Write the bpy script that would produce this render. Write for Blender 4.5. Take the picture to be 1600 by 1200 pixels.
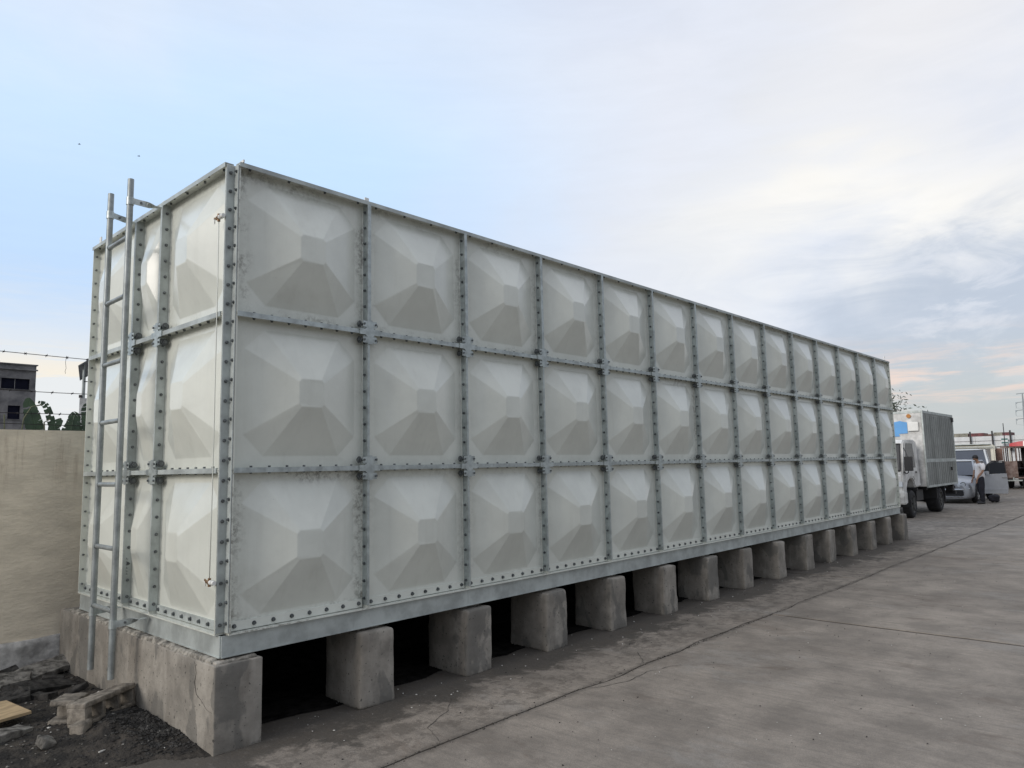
import bpy, bmesh, math, random
from mathutils import Vector, Matrix, noise
R = math.radians
rnd = random.Random(7)
for o in list(bpy.data.objects): bpy.data.objects.remove(o)
scene = bpy.context.scene
COL = scene.collection

# ------------------------------------------------------------------ camera
cam = bpy.data.cameras.new('camera'); co = bpy.data.objects.new('camera', cam); COL.objects.link(co)
YA, PI_, RO = .7458, .114, -.0211
fw = Vector((math.cos(YA)*math.cos(PI_), math.sin(YA)*math.cos(PI_), math.sin(PI_)))
r0 = Vector((math.sin(YA), -math.cos(YA), 0)); u0 = r0.cross(fw)
cr = r0*math.cos(RO) + u0*math.sin(RO); cu = -r0*math.sin(RO) + u0*math.cos(RO)
M = Matrix((cr, cu, -fw)).transposed().to_4x4(); M.translation = Vector((-2.0955, -4.3392, .9697))
co.matrix_world = M
cam.sensor_width = 36; cam.lens = 1126.125/1600*36; cam.clip_start = .05; cam.clip_end = 5000
scene.camera = co
scene.render.resolution_x = 1024; scene.render.resolution_y = 768
scene.view_settings.view_transform = 'Standard'; scene.view_settings.look = 'None'
scene.view_settings.gamma = 1; scene.view_settings.exposure = .12
scene.view_settings.use_curve_mapping = False

# ------------------------------------------------------------------ sun and sky
SUN_AZ, SUN_EL = R(174), R(23)
sl = bpy.data.lights.new('sun', 'SUN'); so = bpy.data.objects.new('sun', sl); COL.objects.link(so)
sd = Vector((math.cos(SUN_AZ)*math.cos(SUN_EL), math.sin(SUN_AZ)*math.cos(SUN_EL), math.sin(SUN_EL)))
so.rotation_euler = sd.to_track_quat('Z', 'Y').to_euler()
sl.energy = 1.5; sl.angle = R(24); sl.color = (1, .93, .85)

w = bpy.data.worlds.new('World'); scene.world = w; w.use_nodes = True
nt = w.node_tree; N = nt.nodes; Lk = nt.links
for n in list(N): N.remove(n)
def nd(tree, t, **k):
    n = tree.nodes.new(t)
    for a, b in k.items(): setattr(n, a, b)
    return n
def mth(op, a, b=None, c=None, clamp=False, tree=None):
    tree = tree or nt
    n = tree.nodes.new('ShaderNodeMath'); n.operation = op; n.use_clamp = clamp
    for i, v in enumerate((a, b, c)):
        if v is None: continue
        if isinstance(v, (int, float)): n.inputs[i].default_value = v
        else: tree.links.new(v, n.inputs[i])
    return n.outputs[0]
def mixc(f, a, b, tree=None, blend='MIX'):
    tree = tree or nt
    n = tree.nodes.new('ShaderNodeMix'); n.data_type = 'RGBA'; n.blend_type = blend; n.clamp_factor = True
    for s, v in ((n.inputs[0], f), (n.inputs[6], a), (n.inputs[7], b)):
        if isinstance(v, (int, float)): s.default_value = v
        elif isinstance(v, tuple): s.default_value = (*v[:3], 1)
        else: tree.links.new(v, s)
    return n.outputs[2]
def sstep(x, a, b, tree=None):
    tree = tree or nt
    n = tree.nodes.new('ShaderNodeMapRange'); n.interpolation_type = 'SMOOTHSTEP'
    tree.links.new(x, n.inputs[0]); n.inputs[1].default_value = a; n.inputs[2].default_value = b
    n.inputs[3].default_value = 0; n.inputs[4].default_value = 1
    return n.outputs[0]
sky = nd(nt, 'ShaderNodeTexSky'); sky.sky_type = 'NISHITA'; sky.sun_disc = False
sky.sun_elevation = SUN_EL; sky.sun_rotation = R(90) - SUN_AZ
sky.altitude = 10; sky.air_density = 1; sky.dust_density = 2.5; sky.ozone_density = 1
tc = nd(nt, 'ShaderNodeTexCoord'); sep = nd(nt, 'ShaderNodeSeparateXYZ'); Lk.new(tc.outputs['Generated'], sep.inputs[0])
dx, dy, dz = sep.outputs
AZ = mth('MULTIPLY', mth('ARCTAN2', dy, dx), 180/math.pi)
EL = mth('MULTIPLY', mth('ARCSINE', dz), 180/math.pi)
def wnoise(scale, detail, rough, zs, off=0, dist=0):
    mp = nd(nt, 'ShaderNodeMapping'); mp.inputs['Scale'].default_value = (1, 1, zs); mp.inputs['Location'].default_value = (off, off*.7, off*.3)
    Lk.new(tc.outputs['Generated'], mp.inputs[0])
    n = nd(nt, 'ShaderNodeTexNoise'); n.inputs['Scale'].default_value = scale; n.inputs['Detail'].default_value = detail
    n.inputs['Roughness'].default_value = rough; n.inputs['Distortion'].default_value = dist
    Lk.new(mp.outputs[0], n.inputs['Vector'])
    return mth('SUBTRACT', n.outputs[0], .5)
n1 = wnoise(2.2, 6, .55, 2.2, 3.1, .4)      # big cloud masses
n2 = wnoise(5.5, 8, .62, 3.5, 1.3, .8)      # cloud texture
n3 = wnoise(9, 6, .6, 9, 5.7, .3)         # thin streaks near the horizon
azn = mth('ADD', AZ, mth('MULTIPLY', n1, 40)); eln = mth('ADD', EL, mth('ADD', mth('MULTIPLY', n1, 20), mth('MULTIPLY', n2, 8)))
def blob(a0, e0, sa, se, az=None, el=None):
    a = mth('POWER', mth('DIVIDE', mth('SUBTRACT', az or azn, a0), sa), 2); e = mth('POWER', mth('DIVIDE', mth('SUBTRACT', el or eln, e0), se), 2)
    return mth('EXPONENT', mth('MULTIPLY', mth('ADD', a, e), -1))
# clouds all over, lighter and darker masses
c = mixc(sstep(n1, -.16, .16), (.71, .77, .90), (.81, .84, .92))
# blue gap on one side of the sky
azb = mth('ADD', AZ, mth('MULTIPLY', n1, 26))
blue = mixc(sstep(EL, 8, 30), (.53, .71, .97), (.61, .83, 1.10))
bw = mth('MULTIPLY', sstep(azb, 30, 54), mth('SUBTRACT', 1, sstep(AZ, 115, 175)))
topf = mth('SUBTRACT', 1, mth('MULTIPLY', sstep(mth('ADD', EL, mth('MULTIPLY', n1, 20)), 20, 34), .6))
bw = mth('MULTIPLY', bw, topf)
c = mixc(mth('MULTIPLY', bw, .95), c, blue)
# white cloud bank, cream glow, grey-blue bank low on the right
c = mixc(mth('MULTIPLY', blob(20, 16, 14, 9), .95), c, (.86, .865, .87))
c = mixc(mth('MULTIPLY', blob(6, 27, 16, 9), .8), c, (.88, .865, .865))
az2 = mth('ADD', AZ, mth('ADD', mth('MULTIPLY', n1, 18), mth('MULTIPLY', n2, 10))); el2 = mth('ADD', EL, mth('ADD', mth('MULTIPLY', n1, 8), mth('ADD', mth('MULTIPLY', n2, 10), mth('MULTIPLY', AZ, .28))))
gb = mth('MULTIPLY', mth('SUBTRACT', 1, sstep(az2, 11, 22)), mth('SUBTRACT', 1, sstep(el2, 15, 21)))
gb = mth('MULTIPLY', gb, sstep(AZ, -60, -20))
c = mixc(mth('MULTIPLY', gb, .95), c, (.51, .57, .67))
c = mixc(mth('MULTIPLY', blob(16, 18.5, 7, 3.2), .85), c, (1.0, .97, .91))
c = mixc(mth('MULTIPLY', sstep(n2, .0, .14), mth('MULTIPLY', gb, .8)), c, (.69, .72, .79))
# towards the horizon: pale haze, with warm streaks
hz = mth('SUBTRACT', 1, sstep(mth('ADD', EL, mth('MULTIPLY', n3, 6)), 6, 15))
c = mixc(mth('MULTIPLY', hz, mth('MULTIPLY', sstep(AZ, 35, 60), .95)), c, (.84, .855, .86))
hz2 = mth('SUBTRACT', 1, sstep(EL, 3, 10))
c = mixc(mth('MULTIPLY', hz2, mth('MULTIPLY', mth('SUBTRACT', 1, sstep(AZ, 35, 60)), .9)), c, (.555, .585, .59))
warm = mth('MULTIPLY', sstep(n3, -.08, .14), blob(0, 5.4, 60, 2.1, az=mth('SUBTRACT', AZ, 12), el=EL))
c = mixc(mth('MULTIPLY', warm, mth('MULTIPLY', mth('SUBTRACT', 1, sstep(AZ, 30, 50)), .85)), c, (.86, .68, .60))
warm2 = mth('MULTIPLY', sstep(n3, -.02, .12), blob(75, 6.6, 30, 2.0, az=AZ, el=EL))
c = mixc(mth('MULTIPLY', warm2, .75), c, (.98, .87, .70))
# fine cloud texture
tex = mth('ADD', 1, mth('ADD', mth('MULTIPLY', n2, mth('ADD', .12, mth('MULTIPLY', bw, -.09))), mth('MULTIPLY', n3, .05)))
back = mth('MULTIPLY', sstep(mth('MULTIPLY', dy, -1), .05, .75), mth('SUBTRACT', 1, sstep(EL, 8, 55)))    # duller overcast away from the afterglow
tex = mth('MULTIPLY', tex, mth('SUBTRACT', 1, mth('MULTIPLY', back, .45)))
vm = nd(nt, 'ShaderNodeVectorMath', operation='SCALE'); Lk.new(c, vm.inputs[0]); Lk.new(mth('MULTIPLY', tex, 10.0), vm.inputs['Scale'])
mixed = mixc(.9, sky.outputs[0], vm.outputs[0])
mixed = mixc(sstep(EL, -.6, -.05), (2.2, 2.1, 2.0), mixed)
bg = nd(nt, 'ShaderNodeBackground'); bg.inputs[1].default_value = .1; Lk.new(mixed, bg.inputs[0])
wo = nd(nt, 'ShaderNodeOutputWorld'); Lk.new(bg.outputs[0], wo.inputs[0])

# ------------------------------------------------------------------ materials
def mat(name, col, rough=.6, metal=0, n_amp=.15, n_scale=6, col2=None, bump=0, bump_scale=40, spec=.5, stretch=(1, 1, 1), extra=None, alpha=None, trans=0):
    m = bpy.data.materials.new(name); m.use_nodes = True; t = m.node_tree
    b = t.nodes['Principled BSDF']
    tcn = nd(t, 'ShaderNodeTexCoord'); geo = nd(t, 'ShaderNodeNewGeometry')
    mp = nd(t, 'ShaderNodeMapping'); mp.inputs['Scale'].default_value = stretch; t.links.new(geo.outputs['Position'], mp.inputs[0])
    nz = nd(t, 'ShaderNodeTexNoise'); nz.inputs['Scale'].default_value = n_scale; nz.inputs['Detail'].default_value = 7; nz.inputs['Roughness'].default_value = .62
    t.links.new(mp.outputs[0], nz.inputs['Vector'])
    c2 = col2 or tuple(x*(1-n_amp*1.6) for x in col)
    f = sstep(nz.outputs[0], .32, .68, t)
    c = mixc(f, c2, tuple(min(1, x*(1+n_amp*.5)) for x in col), t)
    if extra: c = extra(t, c, geo, tcn)
    t.links.new(c, b.inputs['Base Color'])
    b.inputs['Roughness'].default_value = rough; b.inputs['Metallic'].default_value = metal
    b.inputs['Specular IOR Level'].default_value = spec
    if trans: b.inputs['Transmission Weight'].default_value = trans
    if bump:
        bn = nd(t, 'ShaderNodeTexNoise'); bn.inputs['Scale'].default_value = bump_scale; bn.inputs['Detail'].default_value = 6
        t.links.new(mp.outputs[0], bn.inputs['Vector'])
        bp = nd(t, 'ShaderNodeBump'); bp.inputs['Strength'].default_value = 1; bp.inputs['Distance'].default_value = bump
        t.links.new(bn.outputs[0], bp.inputs['Height']); t.links.new(bp.outputs[0], b.inputs['Normal'])
    return m
def tnoise(t, geo, scale, stretch=(1, 1, 1), detail=6, rough=.6, loc=(0, 0, 0), dist=0, sock='Position'):
    mp = nd(t, 'ShaderNodeMapping'); mp.inputs['Scale'].default_value = stretch; mp.inputs['Location'].default_value = loc
    t.links.new(geo.outputs[sock], mp.inputs[0])
    n = nd(t, 'ShaderNodeTexNoise'); n.inputs['Scale'].default_value = scale; n.inputs['Detail'].default_value = detail; n.inputs['Roughness'].default_value = rough
    n.inputs['Distortion'].default_value = dist
    t.links.new(mp.outputs[0], n.inputs['Vector'])
    return n.outputs[0]
def oattr(t, name):
    a = nd(t, 'ShaderNodeAttribute'); a.attribute_type = 'OBJECT'; a.attribute_name = name
    return a.outputs['Fac']

def ex_panel(t, c, geo, tcn):
    s = nd(t, 'ShaderNodeSeparateXYZ'); t.links.new(tcn.outputs['Object'], s.inputs[0])
    W = oattr(t, 'pw'); H = .982
    ex = mth('MINIMUM', s.outputs[0], mth('SUBTRACT', W, s.outputs[0], tree=t), tree=t)
    ev = mth('SUBTRACT', H, s.outputs[2], tree=t)
    ed = mth('MINIMUM', mth('MINIMUM', ex, ev, tree=t), mth('MULTIPLY', s.outputs[2], 1.2, tree=t), tree=t)
    n = tnoise(t, geo, 26, detail=8, rough=.75); nb = tnoise(t, geo, 3.1)
    e = mth('SUBTRACT', 1, sstep(mth('ADD', ed, mth('MULTIPLY', mth('SUBTRACT', nb, .5, tree=t), .12, tree=t), tree=t), .03, .13, t), tree=t)
    g = mth('MULTIPLY', mth('MULTIPLY', e, oattr(t, 'grime'), tree=t), sstep(n, .42, .62, t), tree=t)
    g = mth('MULTIPLY', g, mth('ADD', sstep(tnoise(t, geo, 2.6, loc=(3, 1, 7), rough=.7), .42, .60, t), .12, tree=t), tree=t)
    c = mixc(g, c, (.17, .165, .14), t)
    oi = nd(t, 'ShaderNodeObjectInfo'); c = mixc(mth('MULTIPLY', oi.outputs['Random'], .14, tree=t), c, (.50, .50, .43), t)
    # soft dirty bloom and faint streaks running down
    st = tnoise(t, geo, 3.0, (6, 6, .35), loc=(2, 5, 1)); bl = tnoise(t, geo, 1.4, loc=(7, 1, 3), rough=.7)
    c = mixc(mth('MULTIPLY', sstep(st, .52, .75, t), .10, tree=t), c, (.34, .34, .28), t)
    c = mixc(mth('MULTIPLY', mth('MULTIPLY', sstep(bl, .5, .72, t), .45, tree=t), oattr(t, 'grime'), tree=t), c, (.42, .42, .36), t)
    sp = tnoise(t, geo, 60, detail=2, loc=(3, 3, 9)); c = mixc(mth('MULTIPLY', sstep(sp, .76, .8, t), .35, tree=t), c, (.12, .11, .09), t)
    return c
M_panel = mat('panel_frp', (.69, .715, .655), .30, n_amp=.06, n_scale=2.2, bump=.0012, bump_scale=14, extra=ex_panel)
def ex_galv(t, c, geo, tcn):
    v = nd(t, 'ShaderNodeTexVoronoi'); v.inputs['Scale'].default_value = 55; t.links.new(geo.outputs['Position'], v.inputs['Vector'])
    c = mixc(mth('MULTIPLY', v.outputs['Color'], .2, tree=t), c, (.50, .53, .54), t)
    n = tnoise(t, geo, 9, (3, 3, .8), loc=(4, 2, 0)); return mixc(mth('MULTIPLY', sstep(n, .58, .75, t), .35, tree=t), c, (.27, .29, .285), t)
M_galv = mat('galvanised_steel', (.47, .52, .515), .45, .6, .2, 14, extra=ex_galv)
M_galvm = mat('galvanised_matt', (.46, .50, .485), .55, .35, .2, 5, extra=ex_galv)
M_panel.node_tree.nodes['Principled BSDF'].inputs['Coat Weight'].default_value = .5; M_panel.node_tree.nodes['Principled BSDF'].inputs['Coat Roughness'].default_value = .18
M_bolt = mat('bolt_steel', (.16, .175, .18), .5, .6, .3, 60)
M_boltb = mat('bolt_bright', (.42, .44, .45), .35, .85, .3, 60)
M_brass = mat('brass_rusty', (.25, .16, .08), .5, .6, .5, 90, col2=(.12, .06, .035))
M_pvc = mat('white_plastic', (.75, .75, .72), .4, n_amp=.05)
M_washer = mat('washer_steel', (.13, .14, .145), .5, .5)

def ex_conc(t, c, geo, tcn):
    r = oattr(t, 'seed')
    off = nd(t, 'ShaderNodeCombineXYZ'); t.links.new(r, off.inputs[0]); t.links.new(r, off.inputs[2])
    ad = nd(t, 'ShaderNodeVectorMath', operation='ADD'); t.links.new(geo.outputs['Position'], ad.inputs[0]); t.links.new(off.outputs[0], ad.inputs[1])
    def nn(scale, stretch, dist=0, det=6):
        mp = nd(t, 'ShaderNodeMapping'); mp.inputs['Scale'].default_value = stretch; t.links.new(ad.outputs[0], mp.inputs[0])
        n = nd(t, 'ShaderNodeTexNoise'); n.inputs['Scale'].default_value = scale; n.inputs['Detail'].default_value = det; n.inputs['Distortion'].default_value = dist
        t.links.new(mp.outputs[0], n.inputs['Vector']); return n.outputs[0]
    v1 = nn(1.6, (3.4, 3.4, .30), .3, 8); v2 = nn(3.5, (3.0, 3.0, .5), .2, 8)          # rain runs
    c = mixc(mth('MULTIPLY', sstep(v1, .42, .60, t), .42, tree=t), c, (.19, .17, .145), t)
    c = mixc(mth('MULTIPLY', sstep(v2, .52, .66, t), .26, tree=t), c, (.42, .395, .35), t)
    a = nn(2.3, (1.5, 1.5, .8), .0, 10)
    c = mixc(mth('MULTIPLY', sstep(a, .555, .585, t), .62, tree=t), c, (.125, .122, .112), t)   # damp patches
    b = nn(13, (1, 1, 1), .3, 8); c = mixc(mth('MULTIPLY', sstep(b, .45, .7, t), .25, tree=t), c, (.16, .15, .13), t)
    p = nn(48, (1, 1, 1), 0, 2); c = mixc(mth('MULTIPLY', sstep(p, .675, .70, t), .8, tree=t), c, (.05, .05, .045), t)
    return c
M_pier = mat('cast_concrete', (.31, .288, .252), .85, n_amp=.25, n_scale=4, bump=.004, bump_scale=26, extra=ex_conc, spec=.3)
M_mortar = mat('mortar_crumbs', (.34, .32, .28), .9, n_amp=.4, n_scale=22, bump=.01, bump_scale=60, spec=.2)

def ex_pave(t, c, geo, tcn):
    s = nd(t, 'ShaderNodeSeparateXYZ'); t.links.new(geo.outputs['Position'], s.inputs[0])
    br = tnoise(t, geo, 9, (3.0, .25, 1), detail=8, rough=.7)      # broom strokes across the slab
    c = mixc(mth('MULTIPLY', sstep(br, .45, .72, t), .42, tree=t), c, (.125, .115, .10), t)
    bg_ = tnoise(t, geo, .55, (1, .9, 1), dist=.6, rough=.75); c = mixc(mth('MULTIPLY', sstep(bg_, .42, .66, t), .5, tree=t), c, (.145, .125, .105), t)
    rs = tnoise(t, geo, 1.7, (1, .6, 1), loc=(3, 8, 0), dist=.8, rough=.7); c = mixc(mth('MULTIPLY', sstep(rs, .56, .72, t), .55, tree=t), c, (.12, .085, .06), t)
    pl = tnoise(t, geo, 1.3, (1, .55, 1), loc=(11, 2, 0), rough=.75); c = mixc(mth('MULTIPLY', sstep(pl, .54, .66, t), .5, tree=t), c, (.34, .32, .29), t)
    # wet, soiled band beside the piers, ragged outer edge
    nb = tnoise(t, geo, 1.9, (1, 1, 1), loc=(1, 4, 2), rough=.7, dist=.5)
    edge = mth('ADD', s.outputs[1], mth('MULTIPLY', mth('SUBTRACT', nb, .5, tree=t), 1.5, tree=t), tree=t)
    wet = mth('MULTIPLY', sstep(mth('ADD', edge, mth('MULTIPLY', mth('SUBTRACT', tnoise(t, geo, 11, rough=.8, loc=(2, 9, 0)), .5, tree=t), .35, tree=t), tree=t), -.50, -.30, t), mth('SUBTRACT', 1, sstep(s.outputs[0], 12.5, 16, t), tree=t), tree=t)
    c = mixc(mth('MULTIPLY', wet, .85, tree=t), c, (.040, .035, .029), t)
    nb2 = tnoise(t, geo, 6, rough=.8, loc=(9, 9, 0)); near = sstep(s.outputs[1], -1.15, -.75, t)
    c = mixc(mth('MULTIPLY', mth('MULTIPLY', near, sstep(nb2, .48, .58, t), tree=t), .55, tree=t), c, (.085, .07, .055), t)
    j = mth('ABSOLUTE', mth('ADD', s.outputs[1], .96, tree=t), tree=t)     # dirt gathered along the long joint
    jn = tnoise(t, geo, 5, loc=(4, 4, 4), rough=.8)
    c = mixc(mth('MULTIPLY', mth('SUBTRACT', 1, sstep(mth('ADD', j, mth('MULTIPLY', mth('SUBTRACT', jn, .5, tree=t), .16, tree=t), tree=t), .0, .06, t), tree=t), .5, tree=t), c, (.06, .05, .04), t)
    mn = tnoise(t, geo, 17, (1.2, 1, 1), detail=8, rough=.8, loc=(6, 3, 1)); c = mixc(mth('MULTIPLY', sstep(mn, .46, .66, t), .24, tree=t), c, (.135, .115, .095), t)
    mn2 = tnoise(t, geo, 30, (1.5, .6, 1), detail=6, rough=.8, loc=(1, 3, 8)); c = mixc(mth('MULTIPLY', sstep(mn2, .55, .72, t), .30, tree=t), c, (.40, .375, .335), t)
    fn = tnoise(t, geo, 220, detail=3, rough=.8); c = mixc(mth('MULTIPLY', sstep(fn, .4, .62, t), .5, tree=t), c, (.10, .095, .085), t)
    sp = tnoise(t, geo, 26, detail=2, loc=(5, 0, 3)); c = mixc(mth('MULTIPLY', sstep(sp, .77, .80, t), .6, tree=t), c, (.045, .04, .035), t)
    return c
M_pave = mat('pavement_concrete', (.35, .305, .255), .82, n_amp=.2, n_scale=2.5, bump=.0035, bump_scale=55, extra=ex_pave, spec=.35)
M_sub = mat('subgrade', (.035, .031, .027), .95, bump=.01)
M_ground = mat('far_ground', (.14, .13, .11), .9, n_amp=.3, n_scale=.3)
M_dirt = mat('dark_dirt', (.050, .044, .037), .95, n_amp=.6, n_scale=9, col2=(.022, .021, .020), bump=.02, bump_scale=35, spec=.2)
M_stone = mat('grey_rubble', (.21, .20, .18), .9, n_amp=.5, n_scale=14, bump=.006, bump_scale=50, spec=.25)
M_stoned = mat('dark_rubble', (.050, .048, .045), .9, n_amp=.5, n_scale=14, bump=.006, bump_scale=50, spec=.25)
M_block = mat('hollow_block', (.25, .225, .19), .9, n_amp=.35, n_scale=16, bump=.005, bump_scale=70, spec=.25)
M_white = mat('white_pebble', (.55, .54, .50), .8, n_amp=.2)
def ex_wall(t, c, geo, tcn):
    s = nd(t, 'ShaderNodeSeparateXYZ'); t.links.new(geo.outputs['Position'], s.inputs[0])
    a = tnoise(t, geo, 2.2, (5, 1, .5), rough=.7); top = sstep(s.outputs[2], .6, 1.4, t)
    c = mixc(mth('MULTIPLY', mth('MULTIPLY', sstep(a, .5, .68, t), top, tree=t), .55, tree=t), c, (.30, .20, .12), t)
    b = tnoise(t, geo, 6, (.5, 1, 2.2), loc=(1, 2, 3), rough=.75); c = mixc(mth('MULTIPLY', sstep(b, .55, .7, t), .22, tree=t), c, (.50, .43, .33), t)
    return c
M_wall = mat('beige_render', (.84, .745, .59), .85, n_amp=.10, n_scale=3, bump=.005, bump_scale=18, stretch=(1, 1, 2.2), extra=ex_wall, spec=.3)
M_wallb = mat('grey_render', (.62, .60, .565), .9, n_amp=.35, n_scale=6, bump=.012, bump_scale=12, spec=.25)
M_wire = mat('rusty_wire', (.035, .03, .03), .7, .4)

# ------------------------------------------------------------------ mesh helpers
class MB:
    def __init__(s): s.v = []; s.f = []; s.m = []
    def add(s, vs, fs, m=0):
        b = len(s.v); s.v += [tuple(p) for p in vs]; s.f += [tuple(i+b for i in f) for f in fs]; s.m += [m]*len(fs)
    def box(s, x0, x1, y0, y1, z0, z1, m=0):
        s.add([(x, y, z) for z in (z0, z1) for y in (y0, y1) for x in (x0, x1)],
              [(0, 2, 3, 1), (4, 5, 7, 6), (0, 1, 5, 4), (2, 6, 7, 3), (0, 4, 6, 2), (1, 3, 7, 5)], m)
    def obox(s, c, a, b, d, m=0):       # centre and three half vectors
        c, a, b, d = map(Vector, (c, a, b, d))
        if a.cross(b).dot(d) < 0: a = -a
        s.add([c+i*a+j*b+k*d for k in (-1, 1) for j in (-1, 1) for i in (-1, 1)],
              [(0, 2, 3, 1), (4, 5, 7, 6), (0, 1, 5, 4), (2, 6, 7, 3), (0, 4, 6, 2), (1, 3, 7, 5)], m)
    def cyl(s, p0, p1, r0, r1=None, n=8, m=0, caps=True, rot=0):
        p0, p1 = Vector(p0), Vector(p1); r1 = r0 if r1 is None else r1
        d = (p1-p0).normalized(); a = d.orthogonal().normalized(); b = d.cross(a)
        ring = lambda p, r: [p + r*(math.cos(2*math.pi*i/n+rot)*a + math.sin(2*math.pi*i/n+rot)*b) for i in range(n)]
        fs = [(i, (i+1) % n, n+(i+1) % n, n+i) for i in range(n)]
        if caps: fs += [tuple(reversed(range(n))), tuple(range(n, 2*n))]
        s.add(ring(p0, r0)+ring(p1, r1), fs, m)
    def tube(s, pts, rs, n=8, m=0):
        pts = [Vector(p) for p in pts]
        if not isinstance(rs, (list, tuple)): rs = [rs]*len(pts)
        a = None; vs = []
        for i, p in enumerate(pts):
            d = (pts[min(i+1, len(pts)-1)]-pts[max(i-1, 0)]).normalized()
            a = d.orthogonal().normalized() if a is None else (a-d*a.dot(d)).normalized()
            b = d.cross(a); vs += [p+rs[i]*(math.cos(2*math.pi*k/n)*a+math.sin(2*math.pi*k/n)*b) for k in range(n)]
        fs = [(i*n+k, i*n+(k+1) % n, (i+1)*n+(k+1) % n, (i+1)*n+k) for i in range(len(pts)-1) for k in range(n)]
        fs += [tuple(reversed(range(n))), tuple(range((len(pts)-1)*n, len(pts)*n))]
        s.add(vs, fs, m)
    def prism(s, poly, y0, y1, m=0):    # polygon in xz extruded along y
        n = len(poly); vs = [(x, y0, z) for x, z in poly]+[(x, y1, z) for x, z in poly]
        s.add(vs, [(i, (i+1) % n, n+(i+1) % n, n+i) for i in range(n)]+[tuple(reversed(range(n))), tuple(range(n, 2*n))], m)
    def build(s, name, mats, parent=None, loc=(0, 0, 0), rz=0, recalc=False, smooth=False, bevel=0, **props):
        me = bpy.data.meshes.new(name); me.from_pydata(s.v, [], s.f)
        for m_ in (mats if isinstance(mats, (list, tuple)) else [mats]): me.materials.append(m_)
        me.polygons.foreach_set('material_index', s.m)
        if recalc or bevel:
            bm = bmesh.new(); bm.from_mesh(me); bmesh.ops.recalc_face_normals(bm, faces=bm.faces)
            if bevel: bmesh.ops.bevel(bm, geom=[e for e in bm.edges if e.is_manifold and e.calc_face_angle(0) > .5], offset=bevel, segments=2, affect='EDGES', clamp_overlap=True)
            bm.to_mesh(me); bm.free()
        if smooth: me.shade_smooth()
        me.update()
        o = bpy.data.objects.new(name, me); COL.objects.link(o); o.parent = parent
        o.location = loc; o.rotation_euler = (0, 0, rz)
        for k, v in props.items(): o[k] = v
        return o
def tag(o, label=None, category=None, group=None, kind=None):
    for k, v in (('label', label), ('category', category), ('group', group), ('kind', kind)):
        if v: o[k] = v
    return o
def empty(name, loc, label, category, group=None, rz=0):
    o = bpy.data.objects.new(name, None); COL.objects.link(o); o.location = loc; o.rotation_euler = (0, 0, rz); o.empty_display_size = .1
    return tag(o, label, category, group)
def inst(src, parent=None, loc=None, rz=None):
    o = src.copy(); COL.objects.link(o)
    if parent is not None: o.parent = parent
    if loc is not None: o.location = loc
    if rz is not None: o.rotation_euler = (0, 0, rz)
    return o
def rough_block(name, dims, mats, r=.02, amp=.006, ns=6, seed=0, parent=None, loc=(0, 0, 0), rot=(0, 0, 0), taper=0, cell=.06, top_amp=0, smooth=True):
    hx, hy, hz = [d/2 for d in dims]
    def ax(h):
        rr = min(r, h*.95); n = max(1, int((2*(h-rr))/cell))
        return [-h, -h+.3*rr] + [-h+rr+(2*(h-rr))*i/n for i in range(n+1)] + [h-.3*rr, h]
    X, Y, Z = ax(hx), ax(hy), ax(hz); idx = {}; vs = []; fs = []
    def V(i, j, k):
        if (i, j, k) in idx: return idx[i, j, k]
        p = Vector((X[i], Y[j], Z[k])); q = Vector([max(-h+min(r, h*.95), min(h-min(r, h*.95), c)) for c, h in zip(p, (hx, hy, hz))])
        d = p-q
        if d.length > 1e-6: p = q+d.normalized()*min(min(r, hx*.95, hy*.95, hz*.95), d.length) if d.length > r else p
        s3 = Vector((seed*3.1, seed*1.7, seed*.9))
        p = p+amp*noise.noise_vector(p*ns+s3)+amp*.4*noise.noise_vector(p*ns*4+s3)
        if top_amp and k >= len(Z)-3: p.z += top_amp*noise.noise(p*9+s3)+top_amp*.6*noise.noise(p*30+s3)
        f = 1+taper*(-p.z/hz); p.x *= f
        idx[i, j, k] = len(vs); vs.append(p); return idx[i, j, k]
    a, b, c_ = len(X)-1, len(Y)-1, len(Z)-1
    for i in range(a):
        for j in range(b):
            fs.append((V(i, j, 0), V(i, j+1, 0), V(i+1, j+1, 0), V(i+1, j, 0))); fs.append((V(i, j, c_), V(i+1, j, c_), V(i+1, j+1, c_), V(i, j+1, c_)))
    for i in range(a):
        for k in range(c_):
            fs.append((V(i, 0, k), V(i+1, 0, k), V(i+1, 0, k+1), V(i, 0, k+1))); fs.append((V(i, b, k), V(i, b, k+1), V(i+1, b, k+1), V(i+1, b, k)))
    for j in range(b):
        for k in range(c_):
            fs.append((V(0, j, k), V(0, j, k+1), V(0, j+1, k+1), V(0, j+1, k))); fs.append((V(a, j, k), V(a, j+1, k), V(a, j+1, k+1), V(a, j, k+1)))
    mb = MB(); mb.add(vs, fs); o = mb.build(name, mats, parent, loc, smooth=smooth); o.rotation_euler = rot; o['seed'] = float(seed)*2.37
    return o

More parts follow.
